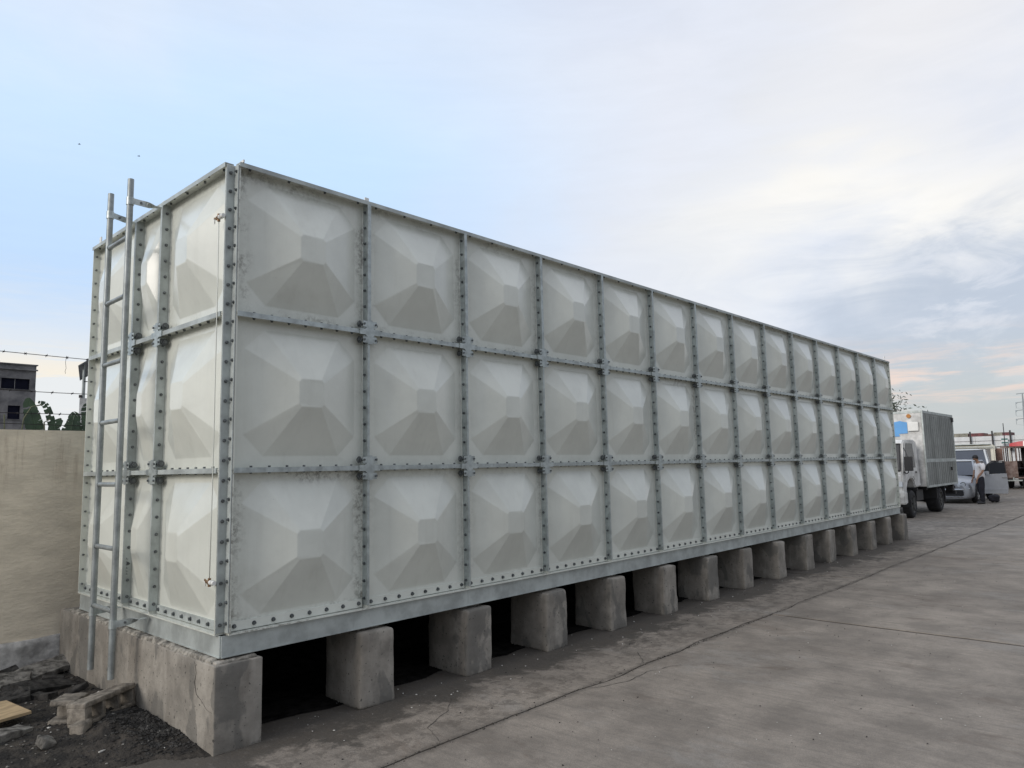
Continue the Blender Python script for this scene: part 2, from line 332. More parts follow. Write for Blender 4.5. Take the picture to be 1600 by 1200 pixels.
# ------------------------------------------------------------------ ground and pavement
GZ = -.65
mb = MB(); mb.add([(-1500, -1500, GZ-.10), (1500, -1500, GZ-.10), (1500, 1500, GZ-.10), (-1500, 1500, GZ-.10)], [(0, 1, 2, 3)])
tag(mb.build('ground', M_ground), kind='structure')
mb = MB(); mb.add([(-12, -16, GZ-.03), (75, -16, GZ-.03), (75, 20, GZ-.03), (-12, 20, GZ-.03)], [(0, 1, 2, 3)])
pave = tag(mb.build('pavement', M_sub), kind='structure')
xs = [-12.4, -6.4, -.42, 5.56, 11.5, 17.5, 23.5, 29.5, 35.5, 41.5, 47.5, 53.5, 59.5]
ysl = [-15.2, -10.4, -5.7, -.96]
def wob(t, s):
    if abs(s+.96) < .01: return .07*noise.noise(Vector((t*.55, 3, 1)))+.035*noise.noise(Vector((t*2.1, 7, 0)))+.007*noise.noise(Vector((t*9, 2, 3)))
    return .018*noise.noise(Vector((t*1.3, s, 0)))+.008*noise.noise(Vector((t*7, s, 3)))
def slab(x0, x1, y0, y1, g=.007, z=GZ):
    mb = MB(); n = max(2, int((x1-x0)/.10)); m = max(2, int((y1-y0)/.25)) if x0 < 12 else 4; n = n if x0 < 24 else 30
    P = []
    for i in range(n+1):
        t = x0+g+(x1-x0-2*g)*i/n; P.append((t, y0+g+wob(t, y0)))
    for i in range(1, m):
        t = y0+(y1-y0)*i/m; P.append((x1-g*2.8+wob(t, x1)*.5, t))
    for i in range(n, -1, -1):
        t = x0+g+(x1-x0-2*g)*i/n; P.append((t, y1-g+wob(t, y1)))
    for i in range(m-1, 0, -1):
        t = y0+(y1-y0)*i/m; P.append((x0+g*2.8+wob(t, x0)*.5, t))
    k = len(P); mb.add([(x, y, z) for x, y in P]+[(x, y, z-.12) for x, y in P], [tuple(range(k))]+[(i, k+i, k+(i+1) % k, (i+1) % k) for i in range(k)])
    return mb.build('slab', M_pave, pave, recalc=False)
k = 0
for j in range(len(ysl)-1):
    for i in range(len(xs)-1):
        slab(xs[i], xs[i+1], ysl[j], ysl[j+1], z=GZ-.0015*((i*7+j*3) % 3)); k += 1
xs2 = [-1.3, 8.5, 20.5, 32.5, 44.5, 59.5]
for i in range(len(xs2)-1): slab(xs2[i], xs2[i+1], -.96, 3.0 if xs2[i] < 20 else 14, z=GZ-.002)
slab(-6, -1.3, -.96, .1, z=GZ-.002)

for P_ in ([(2.3, -1.02), (2.6, -1.12), (2.9, -1.10), (3.3, -1.2)],
           [(.9, -.95), (1.0, -.7), (1.3, -.55), (1.5, -.35)], [(3.1, -.95), (3.35, -.72), (3.3, -.5)]):
    mb = MB(); Q = []
    for a, b in zip(P_, P_[1:]):
        for k in range(8):
            t_ = k/8; x, y = a[0]+(b[0]-a[0])*t_, a[1]+(b[1]-a[1])*t_; Q.append((x+.02*noise.noise(Vector((x*9, y*9, 1))), y+.03*noise.noise(Vector((x*8, y*8, 5)))))
    for i in range(len(Q)-1):
        (x0, y0), (x1, y1) = Q[i], Q[i+1]; w_ = .0022+.0018*noise.noise(Vector((x0*20, y0*20, 0)))
        mb.add([(x0, y0-w_, GZ+.0004), (x1, y1-w_, GZ+.0004), (x1, y1+w_, GZ+.0004), (x0, y0+w_, GZ+.0004)], [(0, 1, 2, 3)])
    mb.build('crack', M_sub, pave)

for x in xs[2:-1]:
    mb = MB(); n = 40; P_ = []
    for i in range(n+1):
        y = -6+4.9*i/n; c_ = x+wob(y, x)*.5; w_ = .020+.006*noise.noise(Vector((x, y*5, 2))); P_ += [(c_-w_, y, GZ-.0052), (c_+w_, y, GZ-.0052)]
    mb.add(P_, [(2*i, 2*i+1, 2*i+3, 2*i+2) for i in range(n)]); mb.build('joint_filler', M_sub, pave)

# dark dirt bank on the left, thinning out over the slabs, and an added black bank under the tank
def dirt_h(x, y):
    # signed distance past a ragged border line
    ins = min((y-(-.05+ (-.09-x)*.50))*1.0, 9) + .10*noise.noise(Vector((x*3, y*3, 1)))+.05*noise.noise(Vector((x*9, y*9, 4)))
    h = max(-.05, min(1, ins/.35))*.028
    h += .05*math.exp(-((x+.28)**2/.05+(y-1.1)**2/.35)) + .05*math.exp(-((x+.35)**2/.03+(y-.55)**2/.09))*(.7+noise.noise(Vector((x*9, y*9, 0))))
    h += max(0, min(1, ins*2))*(.016*noise.noise(Vector((x*5, y*5, 0)))+.010*noise.noise(Vector((x*17, y*17, 2)))+.006*noise.noise(Vector((x*45, y*45, 5))))
    if ins < 0: h -= .02
    return GZ+h
mb = MB(); nx, ny = 150, 150; X0, X1, Y0, Y1 = -3.2, -.02, -.35, 2.98
mb.add([(X0+(X1-X0)*i/nx, Y0+(Y1-Y0)*j/ny, dirt_h(X0+(X1-X0)*i/nx, Y0+(Y1-Y0)*j/ny)) for j in range(ny+1) for i in range(nx+1)],
       [(j*(nx+1)+i, j*(nx+1)+i+1, (j+1)*(nx+1)+i+1, (j+1)*(nx+1)+i) for j in range(ny) for i in range(nx)])
tag(mb.build('dirt', M_dirt, smooth=True), kind='structure')
mb = MB(); mb.add([(-40, 3.1, GZ-.05), (19, 3.1, GZ-.05), (19, 60, GZ-.05), (-40, 60, GZ-.05)], [(0, 1, 2, 3)])
tag(mb.build('back_lot', M_ground), kind='structure')

mb = MB(); n = 80; P = []  # bank added under the tank to shut out light from behind
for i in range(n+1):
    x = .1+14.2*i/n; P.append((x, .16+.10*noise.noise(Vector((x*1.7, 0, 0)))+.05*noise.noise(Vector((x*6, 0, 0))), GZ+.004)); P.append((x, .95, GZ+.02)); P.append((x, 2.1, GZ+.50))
mb.add(P, [(3*i+k, 3*i+3+k, 3*i+4+k, 3*i+1+k) for i in range(n) for k in (0, 1)]); tag(mb.build('shade_bank', mat('shade_black', (.014, .013, .012), .95, n_amp=.5, n_scale=12, spec=.05)), kind='structure')  # near-black colour paints the shade between the piers

# ------------------------------------------------------------------ boundary wall with barbed wire
wl = empty('boundary_wall', (0, 2.95, GZ), 'beige rendered boundary wall with grey footing, behind the water tank', 'wall')
mb = MB(); n = 90; WX0, WX1 = -9, 17.2; rows = [(-.33, 0), (1.37, 0)]
top = [(WX0+(WX1-WX0)*i/n, 1.372+.006*noise.noise(Vector((i*.9, 0, 0)))) for i in range(n+1)]
for i in range(n):
    (a, za), (b, zb) = top[i], top[i+1]
    mb.add([(a, 0, .2), (b, 0, .2), (b, 0, zb-GZ), (a, 0, za-GZ), (a, .15, .2), (b, .15, .2), (b, .15, zb-GZ), (a, .15, za-GZ)], [(0, 1, 2, 3), (5, 4, 7, 6), (3, 2, 6, 7)])
mb.add([(WX0, 0, .2), (WX0, .15, .2), (WX0, .15, 2.02), (WX0, 0, 2.02)], [(3, 2, 1, 0)]); mb.add([(WX1, 0, .2), (WX1, .15, .2), (WX1, .15, 2.02), (WX1, 0, 2.02)], [(0, 1, 2, 3)])
mb.build('wall_face', M_wall, wl)
mb = MB(); ncx, ncz = 200, 8
def foot(i, j):
    x = WX0+(WX1-WX0)*i/ncx; z = -.1+(.40)*j/ncz
    if j == ncz: z = .27+.03*noise.noise(Vector((x*1.5, 0, 0)))
    return (x, -.035+.018*noise.noise(Vector((x*4, z*6, 2))) + (.03 if j == ncz else 0), z)
mb.add([foot(i, j) for j in range(ncz+1) for i in range(ncx+1)], [(j*(ncx+1)+i, j*(ncx+1)+i+1, (j+1)*(ncx+1)+i+1, (j+1)*(ncx+1)+i) for j in range(ncz) for i in range(ncx)])
mb.build('footing', M_wallb, wl, smooth=True)
bw_ = empty('barbed_wire_fence', (0, 3.0, 1.375), 'rusty barbed wire strands strung above the beige wall', 'barbed wire')
mb = MB()
for px in (-4.0, -1.45, 1.1, 3.6, 6.1, 8.6, 11.1, 13.6, 16.1): mb.box(px-.02, px+.02, 0, .04, -.01, .78)
mb.build('wire_post', M_wire, bw_, kind='stuff')
for zi, z in enumerate((2.04, 1.735, 1.525, 1.43)):
    mb = MB(); P = []
    for i in range(101):
        x = -4+16*i/100; t = ((x+4) % 2.55)/2.55; P.append((x, -.1, z-1.375-.035*4*t*(1-t)*(.6+.4*math.sin(zi*2+x))))
    mb.tube(P, .003, 5); mb.build('wire_strand', M_wire, bw_)
    mb = MB(); x = -3.9+zi*.05
    while x < 12:
        t = ((x+4) % 2.55)/2.55; zz = z-1.375-.035*4*t*(1-t)*(.6+.4*math.sin(zi*2+x))
        for a in (rnd.random()*3, rnd.random()*3+1.5):
            d = Vector((.006, math.cos(a)*.014, math.sin(a)*.014)); p = Vector((x, -.1, zz)); mb.cyl(p-d, p+d, .0022, n=4)
        mb.cyl((x-.008, -.1, zz), (x+.008, -.1, zz), .0055, n=5)
        x += .152+rnd.random()*.012
    if zi < 3: mb.build('barb', M_wire, bw_, kind='stuff')
mb = MB(); mb.tube([(-.12, -.1, .655), (-.125, -.1, .6), (-.118, -.1, .55), (-.125, -.1, .52), (-.12, -.1, .50)], .0018, 4); mb.build('loose_wire', M_wire, bw_)

# ------------------------------------------------------------------ water tank
JX = [0, 1.0079, 1.9908, 2.9671, 3.9469, 4.9151, 5.9011, 6.9048, 7.914, 8.9333, 9.9509, 10.9777, 12.0107, 13.0136, 14.0]
JU = [0, 1.0, 1.5, 2.5]            # short side, local u = 2.5 - y
H = .982; F = .06; T = .0095; TH = 3*H
tank = empty('water_tank', (7, 1.25, -.125), 'long white sectional panel water tank bolted together on concrete piers', 'water tank')
TL = Vector(tank.location)
FR = dict(loc=-TL, rz=0); LF = dict(loc=Vector((0, 2.5, 0))-TL, rz=R(-90))
def panel(W, Hh, seed):
    mb = MB(); u0, u1, v0, v1 = T*.5, W-T*.5, T*.5, Hh-T*.5
    hu = W/2-.088 if W > .7 else W/2-.075; vb, vt = .088, Hh-.072; c_ = .135 if W > .7 else .08
    cu_ = W/2; ch = .094 if W > .7 else .052; cv = (vb+vt)/2; chv = .092; cc = .02
    l, r_ = cu_-hu, cu_+hu
    oct_ = [(l+c_, vb), (r_-c_, vb), (r_, vb+c_), (r_, vt-c_), (r_-c_, vt), (l+c_, vt), (l, vt-c_), (l, vb+c_)]
    cap = [(cu_-ch+cc, cv-chv), (cu_+ch-cc, cv-chv), (cu_+ch, cv-chv+cc), (cu_+ch, cv+chv-cc), (cu_+ch-cc, cv+chv), (cu_-ch+cc, cv+chv), (cu_-ch, cv+chv-cc), (cu_-ch, cv-chv+cc)]
    hgt = .126 if W > .7 else .088
    vs = [(u0, 0, v0), (u1, 0, v0), (u1, 0, v1), (u0, 0, v1)]+[(a, -.004, b) for a, b in oct_]+[(a, -hgt-.002*math.sin(seed*3+i), b) for i, (a, b) in enumerate(cap)]
    o = lambda k: 4+k % 8; cp = lambda k: 12+k % 8
    fs = [(0, 1, o(1), o(0)), (1, o(2), o(1)), (1, 2, o(3), o(2)), (2, o(4), o(3)), (2, 3, o(5), o(4)), (3, o(6), o(5)), (3, 0, o(7), o(6)), (0, o(0), o(7))]
    fs += [(o(k), o(k+1), cp(k+1), cp(k)) for k in range(8)]+[tuple(cp(k) for k in range(8))]
    me = bpy.data.meshes.new('t'); me.from_pydata(vs, [], fs); bm = bmesh.new(); bm.from_mesh(me)
    bmesh.ops.bevel(bm, geom=[e for e in bm.edges if e.is_manifold and e.calc_face_angle(0) > .06], offset=.0035, segments=1, affect='EDGES')
    bm.to_mesh(me); bm.free()
    mb.add([v.co for v in me.vertices], [tuple(p.vertices) for p in me.polygons]); bpy.data.meshes.remove(me)
    g = .001
    mb.box(g, T, -F, .01, 0+g, Hh-g); mb.box(W-T, W-g, -F, .01, g, Hh-g)
    mb.box(T, W-T, -F, .01, g, T); mb.box(T, W-T, -F, .01, Hh-T, Hh-g)
    # root fillets
    for (a, b) in ((T, T+.008),): mb.add([(a, -.009, T), (b, -.0005, T), (b, -.0005, Hh-T), (a, -.009, Hh-T)], [(0, 1, 2, 3)])
    mb.add([(W-T-.008, -.0005, T), (W-T, -.009, T), (W-T, -.009, Hh-T), (W-T-.008, -.0005, Hh-T)], [(0, 1, 2, 3)])
    return mb
GR = {(0, 2): .7, (1, 2): .4, (2, 2): .45, (3, 2): .3, (0, 0): .8, (4, 1): .1, (5, 1): .6, (8, 2): .55, (9, 2): .6, (2, 0): .35, (1, 0): .25, (7, 2): .5}
for r_ in range(3):
    for i in range(14):
        W = JX[i+1]-JX[i]
        o = panel(W, H, i*3+r_).build('panel', M_panel, tank, Vector((JX[i], 0, r_*H))-TL, pw=W, grime=float(GR.get((i, r_), .12)))
    for i in range(3):
        W = JU[i+1]-JU[i]
        o = panel(W, H, i*5+r_).build('panel', M_panel, tank, Vector((0, 2.5-JU[i], r_*H))-TL, R(-90), pw=W, grime=float({(2, 2): .3, (1, 1): .35}.get((i, r_), .1)))
# the sides the photograph does not show, and the top and bottom
mb = MB(); mb.box(13.98, 14.0, .03, 2.5, 0.01, TH-.01); mb.box(.03, 13.97, 2.48, 2.5, .01, TH-.01); mb.build('rear_wall', M_panel, tank, -TL, pw=1.0, grime=0.0)
mb = MB(); mb.box(.02, 13.97, .02, 2.47, TH-.02, TH-.012); mb.build('roof_sheet', M_panel, tank, -TL, pw=1.0, grime=0.0)

mb = MB(); mb.box(.02, 13.97, .02, 2.47, .002, .008); mb.build('floor_sheet', M_sub, tank, -TL)  # near-black instead of panel white, painted to deepen the shade below
def hexb(mb, p, d, r=.0085, h=.013, m=0, washer=True):
    p, d = Vector(p), Vector(d)
    if washer: mb.cyl(p-d*.002, p+d*.003, r*1.35, n=8, m=m)
    mb.cyl(p, p+d*h, r, n=6, m=m, rot=rnd.random())
def face(JJ, left):
    kw = LF if left else FR; n = len(JJ)-1; s = 1 if left else -1        # side of the joint on which the steel leg lies
    bo = MB()
    for i in range(0, n+1):
        u = JJ[i]; end = i in (0, n)
        for r_ in range(3):
            v0 = r_*H+(.03 if r_ == 0 else .035); v1 = (r_+1)*H-(.012 if r_ == 2 else .035)
            if not end:
                a = u+s*T; b_ = a+s*.006; sb = MB()
                sb.box(min(a, b_), max(a, b_), -F-.004, -.010, v0, v1)
                c0, c1 = (u-s*(T+.003) if r_ == 2 else u-s*.001), b_+s*.002
                sb.box(min(c0, c1), max(c0, c1), -F-.0105, -F-.0045, v0, v1)
                sb.build('joint_strip', M_galv if not left else M_galvm, tank, **kw)
                for k in range(8):
                    v = r_*H+.075+k*(H-.15)/7
                    hexb(bo, (b_, -.035, v), (s, 0, 0)); hexb(bo, (u-s*T, -.035, v), (-s, 0, 0), washer=False)
            else:
                inner = 1 if i == 0 else -1
                outer_seen = (i == n) if not left else (i == 0)
                for k in range(8):
                    v = r_*H+.075+k*(H-.15)/7
                    if outer_seen or (left and i == n): hexb(bo, (u+inner*T, -.035, v), (inner, 0, 0), washer=False)
    for k in (1, 2):
        for i in range(n):
            a, b_ = JJ[i]+.03, JJ[i+1]-.03
            if i == 0 and not left: a = JJ[0]+.004
            if i == n-1 and left: b_ = JJ[n]-.02
            sb = MB(); sb.box(a, b_, -F-.0085, -F-.0025, k*H-.016, k*H+.016); sb.box(a, b_, -F-.002, -.02, k*H+T+.001, k*H+T+.006)
            sb.build('horizontal_strip', M_galv if not left else M_galvm, tank, **kw)
            W = JJ[i+1]-JJ[i]; m = 7 if W > .7 else 2; st = (W-.26)/max(1, m-1)
            for q in range(m):
                u = JJ[i]+.13+q*st
                hexb(bo, (u, -.036, k*H+T+.006), (0, 0, 1), h=.012, washer=False); hexb(bo, (u, -.036, k*H-T), (0, 0, -1))
        for i in range(1, n):
            u, v = JJ[i], k*H; cb = MB(); y0 = -F-.017; L = .088; h = .021; q = .018
            pl = [(-h, -L), (h, -L), (h, -h-q), (h+q, -h), (L, -h), (L, h), (h+q, h), (h, h+q), (h, L), (-h, L), (-h, h+q), (-h-q, h), (-L, h), (-L, -h), (-h-q, -h), (-h, -h-q)]
            cb.prism([(u+a, v+b) for a, b in pl], y0, y0+.0065, 0)
            for su in (-1, 1):
                for sv in (-1, 1):
                    cu_, cv = u+su*.040, v+sv*.058
                    cb.box(cu_-.020, cu_+.020, y0+.001, y0+.0058, cv-.022, cv+.022, 0)
                    cb.box(min(u+su*.016, u+su*.022), max(u+su*.016, u+su*.022), y0+.0068, -.018, cv-.024, cv+.024, 0)
                    cb.box(u+su*.038-.014, u+su*.038+.014, y0+.008, -.03, v+sv*.030-.0028, v+sv*.030+.0028, 0)
                    cb.cyl((u+su*.022, -.046, cv), (u+su*.066, -.046, cv), .011, n=6, m=1)
                    cb.cyl((u+su*.05, y0-.008, cv), (u+su*.05, y0+.001, cv), .008, n=6, m=1) if su == -s or True else None
                    if su == s: cb.cyl((u+su*.064, -.040, cv), (u+su*.070, -.040, cv), .025, n=14, m=2)
                    cb.cyl((u+su*.070, -.042, cv), (u+su*.084, -.042, cv), .013, n=6, m=1)
            cb.build('cross_bracket', [M_galv, M_bolt, M_washer], tank, recalc=True, **kw)
    # bolted strip along the bottom edge, bolts facing out
    for i in range(n):
        a, b_ = JJ[i]+T+.012, JJ[i+1]-T-.012
        sb = MB(); sb.box(a, b_, -.016, -.0005, T+.004, T+.058); sb.build('bottom_strip', M_galvm if left else M_panel, tank, pw=1.0, grime=.0, **kw)
        W = b_-a; m = 8 if W > .7 else 4
        for q in range(m): hexb(bo, (a+.03+q*(W-.06)/(m-1), -.016, T+.032), (0, -1, 0), r=.0105, h=.014)
        m2 = 4 if W > .7 else 2
        for q in range(m2): hexb(bo, (a+.06+q*(W-.12)/(m2-1), -.036, TH-T), (0, 0, -1), washer=False); bo.cyl((a+.16+q*(W-.22)/m2, -.052, TH-T-.006), (a+.16+q*(W-.22)/m2, -.052, TH-T), .006, n=5)
    bo.build('bolt', M_bolt, tank, kind='stuff', **kw)
    # thin rim plate on the top flange
    sb = MB(); sb.box(JJ[0]-(0 if left else .0), JJ[n]+(0 if left else .01), -F-.006, -.01, TH+.001, TH+.007); sb.box(JJ[0], JJ[n], -F-.009, -F-.0065, TH-.022, TH+.007)
    sb.build('top_rim', M_galvm, tank, **kw)
face(JX, False); face(JU, True)
# corner angle with two rows of bolts
mb = MB(); mb.box(-F+.002, -.001, -.0075, -.0015, .015, TH-.01); mb.box(-.0075, -.0015, -F+.002, -.008, .015, TH-.01)
mb.build('corner_angle', M_galvm, tank, -TL)
bo = MB()
for k in range(24):
    v = .06+k*(TH-.12)/23; hexb(bo, (-.034, -.0075, v), (0, -1, 0)); hexb(bo, (-.0075, -.036, v+.01), (-1, 0, 0))
bo.build('bolt', M_bolt, tank, -TL, kind='stuff')
# little upright tabs on the rim
for (x, y, h) in ((1.03, .0, .06), (14.03, .03, .13), (0.0, 2.52, .12), (.02, -.055, .025), (-.055, 1.0, .02)):
    mb = MB(); mb.box(x-.018, x+.018, y-.004, y+.004, TH+.007, TH+h) if x > .5 else mb.box(x-.004, x+.004, y-.022, y+.022, TH+.007, TH+h)
    mb.build('rim_tab', M_pvc, tank, -TL)
# base frame of steel channels
def chan(mb, a, b, along):
    if along == 'x':
        mb.box(a, b, -.036, -.028, -.122, -.004); mb.box(a, b, -.042, .04, -.127, -.121); mb.box(a, b, -.036, .04, -.0045, -.0005)
    else:
        mb.box(-.041, -.033, a, b, -.122, -.004); mb.box(-.046, .03, a, b, -.127, -.121); mb.box(-.041, .03, a, b, -.0045, -.0005)
for a, b in ((-.033, 1.99), (1.992, 3.93), (3.932, 5.9), (5.902, 7.9), (7.902, 9.95), (9.952, 12.0), (12.002, 14.02)):
    mb = MB(); chan(mb, a, b, 'x'); mb.build('base_channel', M_galvm, tank, -TL)
mb = MB(); chan(mb, -.0285, 2.5, 'y'); mb.build('base_channel', M_galvm, tank, -TL)
for x in JX[1:]:
    mb = MB(); mb.box(x-.03, x+.03, .045, 2.45, -.12, -.006); mb.build('base_channel', M_galvm, tank, -TL)
# stamped marks on one strip
mb = MB()
for k in range(6):
    v = .235+k*.022; mb.box(-.0305, -.0295, .0, .001, 0, 0) if False else None
    mb.box(1.0+T+.0062, 1.0+T+.0068, -.050, -.036, v, v+.004); mb.box(1.0+T+.0062, 1.0+T+.0068, -.046-.004*(k % 2), -.043-.004*(k % 2), v+.004, v+.013)
mb.build('stamped_mark', M_washer, tank, **LF)

# level gauge on the short side: two brass valves joined by a clear tube
lg = empty('level_gauge', (-.075, .045, .312), 'thin white level tube between two brass valves on the tank short side', 'level gauge')
for z in (2.283, 0):
    mb = MB(); mb.cyl((0, -.055, 0), (0, -.030, 0), .013, n=10, m=1); mb.cyl((0, -.030, 0), (0, .0, 0), .017, .014, n=10, m=1)
    mb.cyl((0, 0, 0), (0, .022, 0), .016, n=6, m=0); mb.cyl((0, .022, 0), (0, .045, 0), .010, n=8, m=0); mb.cyl((0, .010, -.026), (0, .010, .024), .010, n=8, m=0)
    mb.obox((0, .055, .004), (.003, 0, 0), (0, .020, .006), (0, -.002, .006), m=0); mb.obox((0, .07, -.012), (.003, 0, 0), (0, .004, 0), (0, 0, .016), m=1)
    mb.build('valve', [M_brass, M_pvc], lg, (0, 0, z), recalc=True)
mb = MB(); mb.tube([(0, .010, 2.26), (.004, .012, 1.8), (.002, .008, 1.3), (.006, .014, .9), (.002, .010, .4), (0, .010, .02)], .0036, 7); mb.build('tube', M_panel, lg, smooth=True)

# ------------------------------------------------------------------ ladder
lad = empty('ladder', (-.25, 1.315, -.40), 'grey steel pipe ladder strapped to the short side of the tank', 'ladder')
def shade(o): return o
M_lad = mat('ladder_steel', (.31, .34, .34), .5, .5, n_amp=.2, n_scale=8, extra=ex_galv)
for y, z0, z1 in ((-.205, .0, 3.512), (.2, -.004, 3.514)):
    mb = MB(); n = 16; zt = z1; mb.cyl((0, y, z0), (0, y, zt), .0215, n=n, caps=False)
    mb.cyl((0, y, zt), (0, y, zt-.02), .019, n=n, caps=True); mb.cyl((0, y, z0+.02), (0, y, z0), .019, n=n); mb.build('rail', M_lad, lad, smooth=False)
for z in (2.682, 2.248, 1.781, 1.352, .903, .462, .044):
    mb = MB(); mb.cyl((0, -.185, z+.40), (0, .18, z+.40), .0165, n=12); mb.cyl((0, -.187, z+.40), (0, -.180, z+.40), .021, n=10); mb.cyl((0, .175, z+.40), (0, .182, z+.40), .021, n=10); mb.build('rung', M_lad, lad)
def strap(y, z, yj, zj):
    mb = MB(); mb.cyl((0, y, z-.028), (0, y, z+.028), .0265, n=14, m=0)
    # flat bar leaving the clamp, twisting a quarter turn to lie flat at the joint
    P = []; n = 10; a0 = Vector((-.004, y-.02, z)); a1 = Vector((.185, yj-1.315, zj))
    for i in range(n+1):
        t = i/n; p = a0.lerp(a1, t); tw = R(90)*max(0, min(1, (t-.45)/.35))
        d = (a1-a0).normalized(); sd_ = d.cross(Vector((0, 0, 1))).normalized(); up = Vector((0, 0, 1))*math.cos(tw)+sd_*math.sin(tw); nn = d.cross(up)
        P += [p+up*.022+nn*.002, p-up*.022+nn*.002, p-up*.022-nn*.002, p+up*.022-nn*.002]
    mb.add(P, [(4*i+k, 4*i+(k+1) % 4, 4*i+4+(k+1) % 4, 4*i+4+k) for i in range(n) for k in range(4)]+[(3, 2, 1, 0), (4*n, 4*n+1, 4*n+2, 4*n+3)])
    d = (a1-a0).normalized(); mb.cyl(a0+d*.07+Vector((0, 0, 0)), a0+d*.07+d.cross(Vector((0, 0, 1)))*-.01, .009, n=6, m=1); mb.cyl(a0+d*.07, a0+d*.07+d.cross(Vector((0, 0, 1)))*.01, .009, n=6, m=1)
    mb.build('strap', [M_galv, M_bolt], lad, recalc=True)
strap(-.205, 3.345, 1.02, 3.315); strap(.2, 3.345, 1.53, 3.325); strap(-.205, .36, 1.02, .385); strap(.2, .40, 1.53, .40)

# ------------------------------------------------------------------ concrete piers
ordn = ['nearest the ladder', 'second', 'third', 'fourth', 'fifth', 'sixth', 'seventh', 'eighth', 'ninth', 'tenth', 'eleventh', 'twelfth', 'third from the far end', 'second from the far end', 'farthest']
for i in range(15):
    rx = JX[i]+.212+(.0 if i == 0 else rnd.uniform(-.02, .02)); y0 = -.085 if i == 0 else -.085+rnd.uniform(-.015, .01)
    L = (2.80-y0) if i == 0 else rnd.uniform(.40, .47); hgt = .51 if i else .505
    if i == 0: rx = .207
    o = rough_block('concrete_pier', (.30 if i == 0 else .275+rnd.uniform(-.02, .02), L, hgt), [M_pier], r=.008 if i == 0 else rnd.uniform(.012, .026), amp=.002 if i == 0 else rnd.uniform(.006, .012), ns=5, seed=i+1,
                    loc=(rx-(.15 if i == 0 else .1375), y0+L/2, GZ-.01+hgt/2), cell=.05, taper=.0 if i == 0 else .03)
    if i == 0: lb = 'square edged concrete pier under the tank corner, carrying the ladder end'
    elif i < 14: lb = '%s concrete pier of the row under the tank, counted from the ladder corner' % (ordn[i] if i < 12 else ['thirteenth', 'fourteenth'][i-12])
    else: lb = 'last concrete pier under the far end of the tank, beside the truck'
    tag(o, lb, 'concrete pier', 'concrete piers under the tank')
    if i == 0:
        m_ = rough_block('mortar_bed', (.17, 2.62, .05), [M_mortar], r=.02, amp=.014, ns=16, seed=40, parent=o, loc=(-.058, -.06, hgt/2-.002), cell=.025, top_amp=.012)
        for P_ in ([(.0, .0, .0)],):
            cb = MB(); hx_ = -.1505; pts = [(hx_, -L/2+.27, .24), (hx_, -L/2+.245, .18), (hx_, -L/2+.262, .12), (hx_, -L/2+.235, .055), (hx_, -L/2+.17, .035), (hx_, -L/2+.09, -.005), (hx_, -L/2+.02, -.012)]
            cb.tube(pts, [.0012, .0010, .0016, .0013, .0012, .0010, .0005], 5); cb.build('crack', M_sub, o)
        m2 = rough_block('mortar_bed', (.26, .10, .022), [M_mortar], r=.01, amp=.005, ns=16, seed=41, parent=o, loc=(.0, -L/2+.075, hgt/2+.004), cell=.02)
    else:
        m_ = rough_block('bearing_pad', (.22, L-.10, .030), [M_mortar], r=.01, amp=.006, ns=12, seed=42+i, parent=o, loc=(0, .05, hgt/2+.008), cell=.08)

# ------------------------------------------------------------------ rubble on the dirt
def slabpiece(name, x, y, z, dims, rot, seed, m, label, cat, group=None, amp=.013, r=.006):
    o = rough_block(name, dims, [m], r=r, amp=amp, ns=9, seed=seed, loc=(x, y, z), rot=[R(a) for a in rot], cell=.05, smooth=False)
    return tag(o, label, cat, group)
G = 'broken slabs on the dirt'
slabpiece('concrete_fragment', -.27, 2.55, -.575, (.46, .20, .05), (14, -6, 18), 61, M_stone, 'grey broken slab lying against the wall footing beside the pier', 'concrete fragment', G)
slabpiece('concrete_fragment', -.60, 2.42, -.59, (.42, .26, .055), (12, 4, -12), 62, M_stone, 'pale broken slab cut off by the left picture edge, below the wall', 'concrete fragment', G)
slabpiece('concrete_fragment', -.38, 2.08, -.60, (.40, .20, .06), (10, 8, 15), 63, M_stoned, 'dark crumbling slab in front of the two grey ones', 'concrete fragment', G)
slabpiece('concrete_fragment', -.66, 2.0, -.61, (.34, .22, .06), (8, -8, -15), 64, M_stoned, 'dark lump of rubble at the left edge between slab and board', 'concrete fragment', G)
slabpiece('concrete_fragment', -.86, 1.12, -.60, (.32, .13, .05), (4, 6, 28), 66, M_stone, 'small grey fragment with frayed end below the plywood piece', 'concrete fragment', G)
slabpiece('stone', -.72, .74, -.595, (.10, .09, .07), (20, 30, 28), 67, M_stone, 'brown grey fist sized stone alone on the dark dirt', 'stone', None, .015, .02)
for i in range(16):
    a, b = rnd.uniform(-1.1, -.25), rnd.uniform(1.75, 2.85)
    slabpiece('concrete_fragment', a, b, dirt_h(a, b)+.01, (rnd.uniform(.08, .2), rnd.uniform(.06, .14), rnd.uniform(.03, .06)), (rnd.uniform(-20, 20), rnd.uniform(-20, 20), rnd.uniform(0, 180)), 70+i, M_stoned, 'small dark chip of rubble among the broken slabs by the wall', 'concrete fragment', 'small dark rubble chips by the wall')
